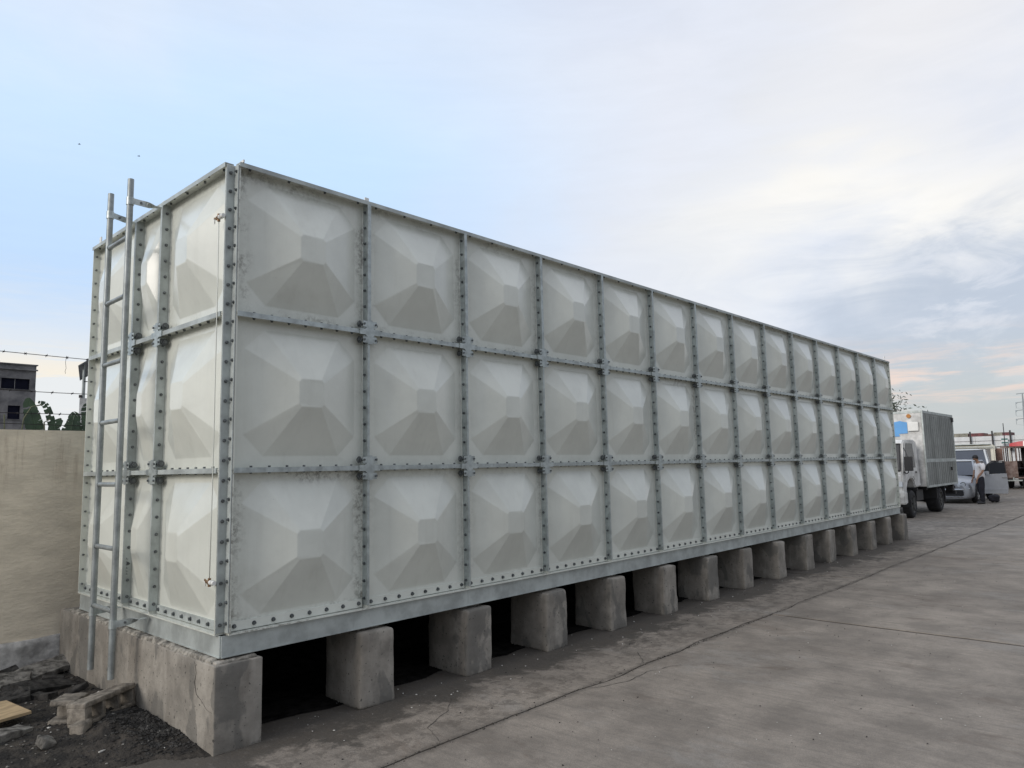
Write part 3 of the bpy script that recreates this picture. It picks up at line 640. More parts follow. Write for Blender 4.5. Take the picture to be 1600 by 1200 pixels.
# tan board
mb = MB(); mb.add([(-.16, -.16, 0), (.17, -.10, 0), (.03, .19, 0), (-.16, .22, 0), (-.16, -.16, .018), (.17, -.10, .018), (.03, .19, .018), (-.16, .22, .018)], [(3, 2, 1, 0), (4, 5, 6, 7), (0, 1, 5, 4), (1, 2, 6, 5), (2, 3, 7, 6), (3, 0, 4, 7)])
M_ply = mat('plywood', (.43, .32, .185), .7, n_amp=.2, n_scale=9, stretch=(1, 4, 1))
o = tag(mb.build('board', M_ply, None, (-.80, 1.42, -.555)), 'tan plywood offcut lying on the dirt at the left edge', 'board'); o.rotation_euler = (R(6), R(-4), R(-14))
# hollow block: top and bottom webs, end and cross webs around three cells
def hollow(name, loc, rot, L, seed, label, webs):
    root = empty(name, loc, label, 'hollow block'); root.rotation_euler = [R(a) for a in rot]
    D, Hh, t = .15, .150, .034
    mb = rough_block('block_shell', (L, D, t), [M_block], r=.008, amp=.004, ns=18, seed=seed, parent=root, loc=(0, 0, Hh-t/2), cell=.02)
    rough_block('block_shell', (L*.97, D*.98, t*.8), [M_block], r=.006, amp=.003, ns=18, seed=seed+1, parent=root, loc=(0, 0, t/2), cell=.03)
    for q in webs:
        w_ = .06 if q == 0 else .026
        rough_block('web', (w_, D*.90, Hh-2*t+.012), [M_block], r=.005, amp=.002, ns=18, seed=seed+2, parent=root, loc=(-L/2+w_/2+q*(L-w_), 0, Hh/2), cell=.03)
    return root
hollow('hollow_block', (-.325, 1.00, -.60), (-6, 0, 31), .44, 90, 'broken hollow concrete block with three open cells leaning to the pier', (0, .36, .68, 1))
hollow('hollow_block', (-.47, 1.22, -.635), (3, 4, 54), .24, 95, 'broken end of a hollow block behind the three celled one', (.55, 1))
tag(rough_block('concrete_fragment', (.085, .10, .11), [M_block], r=.02, amp=.02, ns=14, seed=97, loc=(-.50, .85, -.60), rot=(0, 0, R(38)), cell=.03), 'crumbled lump under the near end of the hollow block', 'concrete fragment')
# gravel and pebbles, too many to count
def pebbles(name, mat_, spots, kind='stuff'):
    mb = MB()
    for x, y, z, s in spots:
        vs = []
        for vx, vy, vz in ((1, 0, 0), (-1, 0, 0), (0, 1, 0), (0, -1, 0), (0, 0, 1), (0, 0, -1), (.7, .7, .2), (-.7, .6, .3)):
            k_ = s*rnd.uniform(.6, 1.2); vs.append((x+vx*k_*1.2, y+vy*k_, z+vz*k_*.7))
        mb.add(vs, [(0, 6, 4), (6, 2, 4), (2, 7, 4), (7, 1, 4), (1, 3, 4), (3, 0, 4), (6, 0, 5), (2, 6, 5), (7, 2, 5), (1, 7, 5), (3, 1, 5), (0, 3, 5)])
    return tag(mb.build(name, mat_), kind=kind)
sp = []
for i in range(3200):
    x, y = rnd.uniform(-1.6, -.1), rnd.uniform(-.05, 2.8)
    if y < .05+(-.09-x)*.42: continue
    sp.append((x, y, dirt_h(x, y), rnd.choice([.003, .004, .006, .008, .012])))
for i in range(1500):
    x, y = rnd.gauss(-.22, .09), rnd.gauss(.62, .28)
    if x > -.1 or y < .05: continue
    sp.append((x, y, dirt_h(x, y)+.002, rnd.choice([.005, .007, .01, .014])))
pebbles('gravel', M_stoned, sp)
sp = [(x, y, dirt_h(x, y)+.003, s) for x, y, s in [(rnd.uniform(-1.2, -.12), rnd.uniform(.1, 2.6), rnd.choice([.003, .004, .006, .009])) for _ in range(420)] if y > .05+(-.09-x)*.42]
pebbles('grit', M_stone, sp)
sp = [(x, y, dirt_h(x, y)+.004, s) for x, y, s in ((-.60, 1.12, .014), (-.62, 1.0, .006), (-.68, .84, .012), (-.66, .81, .011), (-.36, 1.75, .012), (-.16, 1.6, .012), (-.30, .75, .008), (-.42, .52, .006), (-.17, .55, .007), (-.25, .2, .006), (-.14, .3, .006))]
sp += [(rnd.uniform(.3, 12), rnd.uniform(-.5, .3), GZ+.003, rnd.choice([.004, .005, .008])) for _ in range(160)]
sp += [(rnd.uniform(-.3, 9), rnd.uniform(-3.6, -.6), GZ+.002, rnd.choice([.003, .004, .006])) for _ in range(90)]
pebbles('white_pebble', M_white, sp)
pebbles('loose_crumb', M_stoned, [(rnd.uniform(-.3, 12), rnd.triangular(-4.2, .1, -.3), GZ+.001, rnd.choice([.002, .003, .004, .006])) for _ in range(520)])
# scraps in the long joint and round the pier feet
pebbles('joint_dirt', M_dirt, [(x, -.96+rnd.gauss(0, .012), GZ-.006, rnd.uniform(.004, .012)) for x in [rnd.uniform(-.3, 22) for _ in range(2600)]])
mb = MB(); mb.obox((-.50, .42, -.618), Vector((.035, .012, 0)), (-.002, .005, 0), (0, 0, .003)); tag(mb.build('stick', M_white), 'small pale splinter lying on the dirt below the hollow block', 'splinter')

# ================================================================== vehicles
def paint(name, col, rough=.3, metal=.0, **k): return mat(name, col, rough, metal, n_amp=.08, n_scale=3, **k)
M_wp = mat('truck_white_paint', (.66, .66, .64), .4, n_amp=.25, n_scale=3)
M_silver = mat('silver_paint', (.40, .42, .45), .28, .45, n_amp=.04)
M_vwhite = paint('van_white_paint', (.62, .64, .65), .3)
M_cream = paint('cream_paint', (.56, .54, .45), .45)
M_glass = mat('car_glass', (.055, .065, .085), .08, n_amp=.05, spec=.8)
M_glassd = mat('dark_glass', (.022, .026, .032), .2, n_amp=.05, spec=.28)
M_black = mat('black_plastic', (.02, .02, .022), .6)
M_tyre = mat('tyre_rubber', (.022, .022, .024), .85, n_amp=.3)
M_rim = mat('wheel_rim', (.40, .41, .42), .35, .7)
M_rimd = mat('dusty_rim', (.10, .10, .095), .7, .2, n_amp=.3)
M_chrome = mat('chrome', (.65, .66, .68), .15, .95, n_amp=.03)
M_lamp = mat('lamp_lens', (.62, .66, .70), .12, n_amp=.05, spec=.8)
M_amber = mat('amber_lens', (.42, .17, .03), .25)
M_red = mat('red_paint', (.48, .04, .045), .4)
M_rust = mat('rusty_panel', (.21, .165, .15), .8, n_amp=.5, n_scale=5, col2=(.12, .075, .06))
M_brown = mat('brown_panel', (.27, .165, .13), .8, n_amp=.2)
def ex_alu(t, c, geo, tcn):
    s = nd(t, 'ShaderNodeSeparateXYZ'); t.links.new(geo.outputs['Position'], s.inputs[0])
    n = tnoise(t, geo, 1.0, (1.6, 1, .25), rough=.45); c = mixc(mth('MULTIPLY', sstep(n, .40, .62, t), .55, tree=t), c, (.11, .12, .115), t)  # dark upright streaks painted in for reflections on the sheet
    return c
M_alu = mat('aluminium_sheet', (.25, .265, .255), .5, .35, n_amp=.15, n_scale=4, extra=ex_alu)
M_blue = mat('blue_decal', (.10, .33, .66), .4, n_amp=.05)

def wheel(parent, x, y, r, wd, m_rim=M_rim, side=-1):
    tb = MB(); n = 28; prof = [(-.5, .62), (-.5, .80), (-.44, .93), (-.32, 1.0), (.32, 1.0), (.44, .93), (.5, .80), (.5, .62)]
    for i in range(n):
        a0, a1 = 2*math.pi*i/n, 2*math.pi*(i+1)/n
        for (p0, q0), (p1, q1) in zip(prof, prof[1:]):
            tb.add([(q0*r*math.cos(a0), p0*wd, q0*r*math.sin(a0)), (q0*r*math.cos(a1), p0*wd, q0*r*math.sin(a1)), (q1*r*math.cos(a1), p1*wd, q1*r*math.sin(a1)), (q1*r*math.cos(a0), p1*wd, q1*r*math.sin(a0))], [(0, 1, 2, 3)])
    for k in range(n): # tread blocks
        a = 2*math.pi*k/n; c_, s_ = math.cos(a), math.sin(a)
        tb.obox((r*.995*c_, 0, r*.995*s_), (-s_*r*.06, 0, c_*r*.06), (0, wd*.28, 0), (c_*.006, 0, s_*.006))
    w_ = tb.build('wheel', M_tyre, parent, (x, y, r), smooth=False)
    rb = MB(); rr = r*.62; d = side*wd*.34
    rb.cyl((0, d-.01, 0), (0, d+.01, 0), rr, n=24, m=0); rb.cyl((0, d, 0), (0, d+side*.05, 0), r*.16, n=12, m=0)
    for k in range(7):
        a = 2*math.pi*k/7; c_, s_ = math.cos(a), math.sin(a)
        rb.obox((rr*.55*c_, d+side*.02, rr*.55*s_), (c_*rr*.42, 0, s_*rr*.42), (-s_*r*.05, 0, c_*r*.05), (0, .012, 0))
    for i in range(24):
        a0, a1 = 2*math.pi*i/24, 2*math.pi*(i+1)/24; o_ = side*wd*.48
        rb.add([(rr*math.cos(a0), o_, rr*math.sin(a0)), (rr*math.cos(a1), o_, rr*math.sin(a1)), (rr*.9*math.cos(a1), d, rr*.9*math.sin(a1)), (rr*.9*math.cos(a0), d, rr*.9*math.sin(a0))], [(0, 1, 2, 3)])
    rb.build('rim', m_rim, w_)
    return w_

# ---- box truck, nose towards the tank
tx, ty = 19.25, 1.10
trk = empty('box_truck', (tx, ty+1.0, GZ), 'white box truck with bare metal cargo box parked behind the end of the tank', 'truck')
tl = lambda x, y, z: (x-tx, y-ty-1.0, z-GZ)
W2 = 1.0
# cargo box
BX0, BX1, BZ0, BZ1 = 1.93, 5.62, .80, 2.97
mb = MB(); mb.box(BX0, BX1, -W2+.02, W2-.02, BZ0, BZ1); mb.build('cargo_box', M_wp, trk, bevel=.015)
mb = MB(); x = BX0+.10                                    # corrugated side skin
zs_ = [(BZ0+.03, BZ0+.68), (BZ0+.80, BZ1-.12)]
while x < BX1-.1:
    for a, b in zs_:
        mb.add([(x, -W2+.015, a), (x+.04, -W2-.012, a), (x+.10, -W2-.012, a), (x+.14, -W2+.015, a), (x, -W2+.015, b), (x+.04, -W2-.012, b), (x+.10, -W2-.012, b), (x+.14, -W2+.015, b)], [(0, 1, 5, 4), (1, 2, 6, 5), (2, 3, 7, 6), (4, 5, 6, 7), (3, 2, 1, 0)])
    x += .235
mb.box(BX0+.02, BX1-.02, -W2-.002, -W2+.019, BZ0+.02, BZ1-.04); mb.build('side_panel', M_alu, trk)
mb = MB()
mb.box(BX0+.005, BX1, -W2-.016, -W2+.018, BZ1-.06, BZ1+.012); mb.box(BX0, BX1, -W2-.012, -W2+.018, BZ0+.69, BZ0+.79); mb.box(BX0+.005, BX1, -W2-.014, -W2+.018, BZ0-.03, BZ0+.03)
mb.box(BX1-.06, BX1+.012, -W2-.02, -W2+.018, BZ0-.03, BZ1+.012); mb.box(BX0-.012, BX0+.05, -W2-.02, -W2+.018, BZ0-.02, BZ1+.015)
mb.box(BX0-.014, BX0+.02, -W2+.02, W2, BZ1-.05, BZ1+.015); mb.build('box_trim', M_galvm, trk)
mb = MB(); mb.box(BX0+2.95, BX0+3.03, -W2-.045, -W2-.01, BZ0+.42, BZ0+.52); mb.box(BX1-.2, BX1-.04, -W2-.05, -W2-.015, BZ1-.22, BZ1-.08); mb.build('latch', M_black, trk)
# print and fittings on the front wall of the box
mb = MB(); f_ = BX0-.017; P = [(.72, 2.28), (.60, 2.24), (-.02, 2.28), (-.02, 2.84), (.10, 2.86), (.16, 2.83), (.3, 2.88), (.36, 2.83), (.8, 2.84)]
P = [(.62, 2.28), (-.40, 2.30), (-.36, 2.37), (-.60, 2.38), (-.60, 2.70), (-.5, 2.72), (-.42, 2.75), (-.25, 2.72), (.1, 2.73), (.62, 2.72)]
mb.add([(f_, y, z-.04) for y, z in P]+[(f_+.004, y, z-.04) for y, z in P], [tuple(range(len(P)))]+[(i, len(P)+i, len(P)+(i+1) % len(P), (i+1) % len(P)) for i in range(len(P))])
mb.build('blue_print', M_blue, trk, recalc=True)
mb = MB(); mb.box(BX0-.07, BX0-.0145, -.90, -.62, 2.40, 2.66); mb.build('vent_cover', M_pvc, trk, bevel=.01)
mb = MB(); mb.cyl((BX0-.045, -.66, 2.84), (BX0-.013, -.66, 2.84), .06, n=12); mb.build('marker_lamp', M_amber, trk)
# cab
def loft(mb, st, m=0, cap=True):
    n = len(st[0]); b = []
    for ring in st: b += ring
    fs = [(i*n+k, i*n+(k+1) % n, (i+1)*n+(k+1) % n, (i+1)*n+k) for i in range(len(st)-1) for k in range(n)]
    if cap: fs += [tuple(reversed(range(n))), tuple(range((len(st)-1)*n, len(st)*n))]
    mb.add(b, fs, m)
def ring(x, hw, z0, z1, r=.08, top=1.0, dx=0):
    # rounded section across the vehicle; top = width factor at the roof, dx = rake of the top
    t = hw*top
    return [(x, -hw+r, z0), (x, -hw, z0+r), (x+dx*.9, -t, z1-r), (x+dx, -t+r*1.3, z1), (x+dx, t-r*1.3, z1), (x+dx*.9, t, z1-r), (x, hw, z0+r), (x, hw-r, z0)]
mb = MB(); hw = .86
prof = [(.10, .48), (.02, .62), (.0, 1.18), (.06, 1.28), (.28, 2.02), (.42, 2.12), (1.45, 2.14), (1.62, 2.08), (1.78, 1.2), (1.80, .82), (1.22, .80), (1.14, .96), (.98, 1.05), (.72, 1.06), (.50, .98), (.36, .80), (.34, .48)]
mb.prism(prof, -hw, hw); mb.build('cab', M_wp, trk, bevel=.03)
for s in (-1, 1):
    y0, y1 = (s*hw, s*(hw+.012))
    a, b = min(y0, y1), max(y0, y1)
    mb = MB(); mb.prism([(.33, 1.36), (.47, 1.98), (.52, 2.03), (1.15, 2.03), (1.32, 1.36)], min(s*(hw+.011), s*(hw+.018)), max(s*(hw+.011), s*(hw+.018))); dr = None
    d2 = MB(); d2.prism([(.24, .98), (.24, 1.30), (.42, 2.06), (1.26, 2.06), (1.50, 1.30), (1.50, 1.02), (1.20, 1.02), (1.05, 1.12), (.70, 1.13), (.46, 1.05)], a, b-.004)
    d = d2.build('door', M_wp, trk, recalc=True)
    mb.build('window', M_glassd, d, recalc=True)
    h_ = MB(); h_.box(1.26, 1.40, s*hw+s*.008-.01, s*hw+s*.03+.01, 1.20, 1.25); h_.build('handle', M_black, d)
    m_ = MB(); m_.box(.02, .16, s*1.02-.09, s*1.02+.09, 1.28, 1.66, 0); m_.tube([(.25, s*hw, 1.26), (.12, s*.93, 1.20), (.09, s*1.0, 1.24), (.09, s*1.0, 1.3)], .014, 6); m_.tube([(.1, s*1.0, 1.66), (.14, s*.95, 1.80), (.34, s*hw, 1.90)], .012, 6); m_.build('mirror', M_black, trk, bevel=.02)
    l_ = MB(); l_.box(-.015, .03, s*.60-.14, s*.60+.14, .86, 1.0); l_.build('headlight', M_lamp, trk, bevel=.01)
    l_ = MB(); l_.box(-.02, .05, s*.80-.05, s*.80+.05, .86, 1.0); l_.build('indicator', M_lamp, trk)
mb = MB(); gl = lambda o: [(.052-o, -hw+.03, 1.30), (.052-o, hw-.03, 1.30), (.262-o, hw-.05, 1.99), (.262-o, -hw+.05, 1.99)]
mb.add(gl(.004)+gl(-.02), [(3, 2, 1, 0), (4, 5, 6, 7), (0, 1, 5, 4), (2, 3, 7, 6), (1, 2, 6, 5), (3, 0, 4, 7)]); mb.build('windscreen', M_glassd, trk)
fr = MB()
for a, b in (((.05, -hw+.05, 1.28), (.27, -hw+.07, 2.0)), ((.05, hw-.05, 1.28), (.27, hw-.07, 2.0)), ((.045, -hw+.05, 1.285), (.045, hw-.05, 1.285)), ((.27, -hw+.05, 2.005), (.27, hw-.05, 2.005))): fr.tube([a, b], .022, 6)
fr.build('windscreen_seal', M_black, trk)
mb = MB(); mb.box(-.02, .02, -.55, .55, .88, 1.06); [mb.box(-.03, -.015, -.5, .5, .90+.045*k, .915+.045*k) for k in range(4)]; mb.build('grille', M_black, trk)
mb = MB(); mb.box(-.12, .12, -.93, .93, .40, .74, 0); mb.build('bumper', M_wp, trk, bevel=.03)
mb = MB()
for z in (.47, .55, .63): mb.box(-.128, -.115, -.80, -.36, z, z+.04)
mb.build('bumper_slot', M_black, trk)
mb = MB(); mb.box(.3, 5.5, -.40, -.30, .56, .74); mb.box(.3, 5.5, .30, .40, .56, .74)
for x in (1.2, 2.2, 3.4, 4.6, 5.4): mb.box(x, x+.08, -.9, .9, .70, .79)
mb.cyl((3.55, -.8, .37), (3.55, .8, .37), .08, n=10); mb.cyl((.72, -.8, .37), (.72, .8, .37), .06, n=8); mb.box(1.5, 2.2, -.80, -.42, .42, .72); mb.box(1.4, 2.5, .35, .8, .35, .72)
mb.build('chassis', M_black, trk)
for x, y in ((.72, -.80), (.72, .80), (3.55, -.78), (3.55, .78)): wheel(trk, x, y, .37, .22 if x < 1 else .36, M_rimd, -1 if y < 0 else 1)
for q in ((3.05, 3.09, -.97, -.58, .42, .80), (4.02, 4.05, -.97, -.58, .28, .80), (.30, .33, -.95, -.6, .3, .5)):
    mb = MB(); mb.box(*q); mb.build('mudguard', M_black, trk)
mb = MB(); mb.box(5.5, 5.62, -.95, .95, .45, .55); mb.box(5.4, 5.62, -.9, -.7, .55, .78); mb.build('rear_bumper', M_black, trk)

# ---- passenger car / van body from cross sections
def car(root, st_low, glass, L, hwm, m_body, roof):
    mb = MB(); loft(mb, st_low)
    o = mb.build('body', m_body, root, recalc=True, smooth=True); o.modifiers.new('s', 'SUBSURF').levels = 2; o.modifiers['s'].render_levels = 2
    return o
def sec(x, hw, z0, z1, shoulder=.72, crown=.03):
    return [(x, -hw*.80, z0), (x, -hw*.97, z0+.06), (x, -hw, z0+(z1-z0)*.45), (x, -hw*.97, z0+(z1-z0)*.82), (x, -hw*.80, z1), (x, 0, z1+crown),
            (x, hw*.80, z1), (x, hw*.97, z0+(z1-z0)*.82), (x, hw, z0+(z1-z0)*.45), (x, hw*.97, z0+.06), (x, hw*.80, z0)]
def cabin(root, m_body, base, roofz, pts, hwb, hwt):
    # pts: x of windscreen foot, windscreen top, rear top, rear foot; pillars, roof and panes as parts
    x0, x1, x2, x3 = pts; zb = base
    C_ = lambda s, i: Vector(((x0, x1, x2, x3)[i], s*(hwb if i in (0, 3) else hwt), zb if i in (0, 3) else roofz))
    g = MB(); e = .012
    g.add([C_(-1, 0), C_(1, 0), C_(1, 1), C_(-1, 1)], [(3, 2, 1, 0)]); ws = g.build('windscreen', M_glass, root)
    g = MB(); g.add([C_(-1, 3), C_(1, 3), C_(1, 2), C_(-1, 2)], [(0, 1, 2, 3)]); g.build('rear_window', M_glassd, root)
    for s in (-1, 1):
        n = 3
        for k in range(2):
            t0, t1 = (k*.52+.01), (.50 if k == 0 else .99)
            a = C_(s, 0).lerp(C_(s, 3), t0); b = C_(s, 0).lerp(C_(s, 3), t1); c_ = C_(s, 1).lerp(C_(s, 2), t1); d = C_(s, 1).lerp(C_(s, 2), t0)
            g = MB(); g.add([a, b, c_, d], [(0, 1, 2, 3) if s < 0 else (3, 2, 1, 0)]); g.build('side_window', M_glassd, root)
    p = MB()
    for s in (-1, 1):
        p.tube([C_(s, 0)+Vector((-.02, 0, -.03)), C_(s, 1)], [.045, .035], 6); p.tube([C_(s, 3), C_(s, 2)], .05, 6); p.tube([C_(s, 0).lerp(C_(s, 3), .51), C_(s, 1).lerp(C_(s, 2), .51)], .03, 6)
        p.tube([C_(s, 1), C_(s, 2)], .035, 6)
    p.build('pillar', m_body, root)
    r_ = MB(); n = 6; V_ = []
    for i in range(n+1):
        for j in range(n+1):
            u, v = i/n*2-1, j/n
            x = x1-.03+(x2-x1+.06)*v; V_.append((x, u*(hwt+.01), roofz+.005+.06*(1-u**4)*(1-(2*v-1)**4)))
    r_.add(V_, [(i*(n+1)+j, (i+1)*(n+1)+j, (i+1)*(n+1)+j+1, i*(n+1)+j+1) for i in range(n) for j in range(n)]); r_.build('roof', m_body, root, smooth=True)

car_l = empty('passenger_car', (27.3, 2.02, GZ), 'silver car with its front door open, parked nose on behind the truck', 'car')
hw = .86
st = [sec(-.06, .60, .17, .66), sec(-.055, .66, .15, .68, crown=.01), sec(.0, .80, .13, .76, crown=.01), sec(.22, .87, .13, .82, crown=.02), sec(.60, .88, .14, .89), sec(1.15, .86, .20, .96), sec(1.6, .86, .20, 1.0, crown=.0), sec(2.6, .86, .20, 1.0, crown=0), sec(3.6, .86, .20, 1.0, crown=0), sec(4.05, .84, .26, .98), sec(4.25, .74, .34, .92)]
car(car_l, st, None, 4.2, .86, M_silver, None)
cabin(car_l, M_silver, .97, 1.46, (1.08, 1.72, 3.35, 4.0), .80, .62)
for x in (.78, 3.42):
    for s in (-1, 1):
        wheel(car_l, x, s*.79, .31, .20, M_rim, s)
        a_ = MB(); V_ = []; n = 14
        for i in range(n+1):
            a = math.pi*i/n; V_ += [(x+.37*math.cos(a), s*.872, .31+.37*math.sin(a)), (x+.37*math.cos(a), s*.60, .31+.37*math.sin(a))]
        cx = MB(); cx.add([(x+.365*math.cos(math.pi*i/n), s*(.864+.004), max(.20, .31+.365*math.sin(math.pi*i/n))) for i in range(n+1)], [tuple(range(n+1))]); cx.build('wheel_arch', M_black, car_l, recalc=True)
mb = MB(); mb.box(-.085, .0, -.60, .60, .27, .45); mb.build('lower_grille', M_black, car_l, bevel=.02)
mb = MB(); mb.tube([(.03, -.78, .51), (-.07, -.55, .49), (-.10, 0, .485), (-.07, .55, .49), (.03, .78, .51)], .020, 6); mb.tube([(.04, -.76, .235), (-.06, -.58, .225), (-.09, 0, .225), (-.06, .58, .225), (.04, .76, .235)], .016, 6); mb.build('chrome_bar', M_chrome, car_l)
mb = MB(); mb.box(-.085, .0, -.36, .36, .54, .63); mb.build('grille', M_black, car_l, bevel=.015)
for s in (-1, 1):
    h_ = MB(); h_.cyl((-.035, s*.60, .665), (.12, s*.60, .665), .085, n=16); hh = h_.build('headlight', M_chrome, car_l)
    g = MB(); g.cyl((-.044, s*.60, .665), (-.034, s*.60, .665), .062, n=16); g.cyl((-.05, s*.60, .665), (-.043, s*.60, .665), .03, n=12); g.build('lens', M_lamp, hh)
    h_ = MB(); h_.cyl((-.06, s*.47, .63), (.04, s*.47, .63), .05, n=12); h_.build('indicator', M_lamp, car_l)
mr = MB(); mr.box(1.25, 1.42, .86, 1.04, 1.0, 1.12); mr.build('mirror', M_silver, car_l, bevel=.03)
mb = MB(); mb.box(1.26, 2.26, -.866, -.80, .36, .96); mb.build('door_opening', M_black, car_l)
# the open door, hinged at its front edge
hx, hy = 1.28, -.86; ang = math.atan2(-.74, .72); ux, uy = math.cos(ang), math.sin(ang); nx_, ny_ = -uy, ux
def dp(t, z, o=0): return (hx+ux*t+nx_*o, hy+uy*t+ny_*o, z)
def dprism(mb, poly, o0, o1):
    n = len(poly); mb.add([dp(t, z, o0) for t, z in poly]+[dp(t, z, o1) for t, z in poly], [(i, (i+1) % n, n+(i+1) % n, n+i) for i in range(n)]+[tuple(reversed(range(n))), tuple(range(n, 2*n))])
mb = MB(); dprism(mb, [(.0, .30), (1.02, .28), (1.06, .5), (1.04, .99), (.02, .95)], -.0, .085); dprism(mb, [(0, .95), (1.04, .99), (1.04, 1.0), (0, .96)], -.004, .09)
d = mb.build('door', M_silver, car_l, recalc=True, bevel=.015)
mb = MB(); dprism(mb, [(.08, .98), (1.0, 1.0), (.98, 1.40), (.62, 1.42), (.40, 1.34)], .03, .04); mb.build('window', M_glassd, d, recalc=True)
mb = MB()
for a, b in (((.05, .97), (.40, 1.36)), ((.40, 1.36), (.62, 1.45)), ((.62, 1.45), (1.0, 1.43)), ((1.0, 1.43), (1.03, .99)), ((.42, .98), (.42, 1.36))): mb.tube([dp(a[0], a[1], .035), dp(b[0], b[1], .035)], .018, 6)
mb.build('window_frame', M_black, d)
mb = MB(); mb.obox(dp(.92, .86, -.02), (ux*.09, uy*.09, 0), (nx_*.012, ny_*.012, 0), (0, 0, .014)); mb.build('handle', M_chrome, d)
mb = MB(); mb.obox(dp(.5, .44, -.006), (ux*.5, uy*.5, 0), (nx_*.008, ny_*.008, 0), (0, 0, .02)); mb.build('door_moulding', M_silver, d)
mb = MB(); mb.obox(dp(.22, 1.04, -.09), (ux*.06, uy*.06, 0), (nx_*.09, ny_*.09, 0), (0, 0, .06)); mb.build('mirror', M_silver, d, bevel=.02)

# ---- white van behind the car
van = empty('van', (32.9, 2.45, GZ), 'white van with wide windscreen parked behind the silver car', 'van', rz=R(9))
st = [sec(-.02, .62, .36, .80), sec(.03, .80, .30, .92, crown=.01), sec(.30, .90, .26, 1.02), sec(.75, .93, .26, 1.14), sec(1.2, .93, .26, 1.22, crown=0), sec(2.5, .93, .26, 1.22, crown=0), sec(4.2, .93, .26, 1.22, crown=0), sec(4.9, .92, .3, 1.2), sec(5.05, .84, .4, 1.1)]
car(van, st, None, 5, .93, M_vwhite, None)
cabin(van, M_vwhite, 1.19, 1.90, (.72, 1.28, 4.6, 4.95), .88, .76)
for x in (.95, 4.0):
    for s in (-1, 1): wheel(van, x, s*.86, .33, .21, M_rim, s)
for s in (-1, 1):
    h_ = MB(); h_.box(-.02, .14, s*.62-.14, s*.62+.14, .76, .90); h_.build('headlight', M_lamp, van, bevel=.03)
    h_ = MB(); h_.box(.85, .97, s*1.05-.1, s*1.05+.1, 1.22, 1.45); h_.build('mirror', M_black, van, bevel=.02)
mb = MB(); mb.box(-.05, .02, -.5, .5, .62, .86); mb.build('grille', M_black, van, bevel=.02)
mb = MB(); mb.box(-.05, .1, -.85, .85, .34, .54); mb.build('bumper', M_vwhite, van, bevel=.04)

# ---- cream bus behind the van
bus = empty('minibus', (39.5, 3.55, GZ), 'cream minibus with flat front behind the white van', 'minibus', rz=R(8))
mb = MB(); mb.prism([(.05, .45), (.0, 1.2), (.18, 2.05), (.35, 2.20), (6.3, 2.20), (6.4, 2.05), (6.4, .45)], -1.18, 1.18); mb.build('body', M_cream, bus, bevel=.06)
mb = MB(); mb.add([(-.006, -1.0, 1.28), (-.006, 1.0, 1.28), (.155, 1.0, 2.0), (.155, -1.0, 2.0)], [(3, 2, 1, 0)]); mb.build('windscreen', M_glassd, bus)
for k in range(5):
    mb = MB(); mb.box(.5+k*1.15, 1.5+k*1.15, -1.19, -1.175, 1.35, 1.95); mb.build('window', M_glassd, bus)
mb = MB(); mb.box(-.02, .1, -1.1, 1.1, 2.08, 2.12); mb.box(.2, 6.3, -1.0, 1.0, 2.21, 2.25); mb.build('roof_rail', M_galvm, bus)
for k in (-1, 1):
    mb = MB(); mb.cyl((-.03, k*.85, .85), (.05, k*.85, .85), .11, n=14); mb.build('headlight', M_lamp, bus)
mb = MB(); mb.box(-.12, .05, -1.15, 1.15, .4, .6); mb.build('bumper', M_black, bus)
for x in (1.1, 5.2):
    for s in (-1, 1): wheel(bus, x, s*1.08, .42, .25, M_rimd, s)

# ---- old jeepney seen from its open rear end
jp = empty('jeepney', (41.6, 1.35, GZ), 'old rusty jeepney with red and white roof and dark open rear', 'jeepney')
mb = MB()
mb.box(0, 5.2, -1.02, -.97, .55, 1.35); mb.box(0, 5.2, .97, 1.02, .55, 1.35); mb.box(0, 5.2, -.97, .97, .5, .56); mb.box(5.15, 5.2, -.97, .97, .56, 2.1)
mb.box(-.02, .04, .45, 1.08, .55, 1.36); mb.box(-.02, .04, -1.08, -.62, .55, 1.36); mb.build('body', M_rust, jp, bevel=.01)
mb = MB(); mb.box(-.05, 5.3, -1.1, 1.1, 2.04, 2.10); mb.build('roof', M_rust, jp)
for y in (.46, .72, .98, -.66, -1.0):
    mb = MB(); mb.tube([(0, y, 1.35), (0, y, 2.04)], .03, 6); mb.build('post', M_cream if y in (.72,) else M_rust, jp)
for x in (1.2, 2.4, 3.6, 4.8):
    mb = MB(); mb.box(x, x+.05, -1.02, -.97, 1.35, 2.04); mb.box(x, x+.05, .97, 1.02, 1.35, 2.04); mb.build('side_post', M_rust, jp)
mb = MB(); mb.box(.0, .03, 1.03, 1.5, 1.40, 2.02); mb.build('brown_flap', M_brown, jp)
mb = MB()
V_ = []; n = 16
for i in range(n+1):
    y = -1.15+1.85*i/n
    for j, (zz, xo) in enumerate(((0, -.12), (.13+.12*math.sin(math.pi*i/n)**.6, -.05), (.16+.14*math.sin(math.pi*i/n)**.6, .6), (.05, 1.6))): V_.append((xo, y, 2.10+zz))
for i in range(n):
    for j in range(3):
        mb.add([V_[i*4+j], V_[(i+1)*4+j], V_[(i+1)*4+j+1], V_[i*4+j+1]], [(0, 1, 2, 3)], 1 if (j == 0 and i in (0, 1, 8, 9, 10)) else 0)
mb.build('roof_board', [M_red, M_pvc], jp)
mb = MB(); mb.box(-.35, -.02, -1.0, 1.0, .38, .44); mb.box(-.25, -.02, -.7, -.65, .44, .56); mb.box(-.25, -.02, .6, .65, .44, .56); mb.build('rear_step', M_galvm, jp)
mb = MB(); mb.box(.1, 4.8, -.95, -.55, .92, 1.0); mb.box(.1, 4.8, .55, .95, .92, 1.0); mb.box(4.9, 5.1, -.9, .9, .6, 2.0); mb.build('bench', M_black, jp)
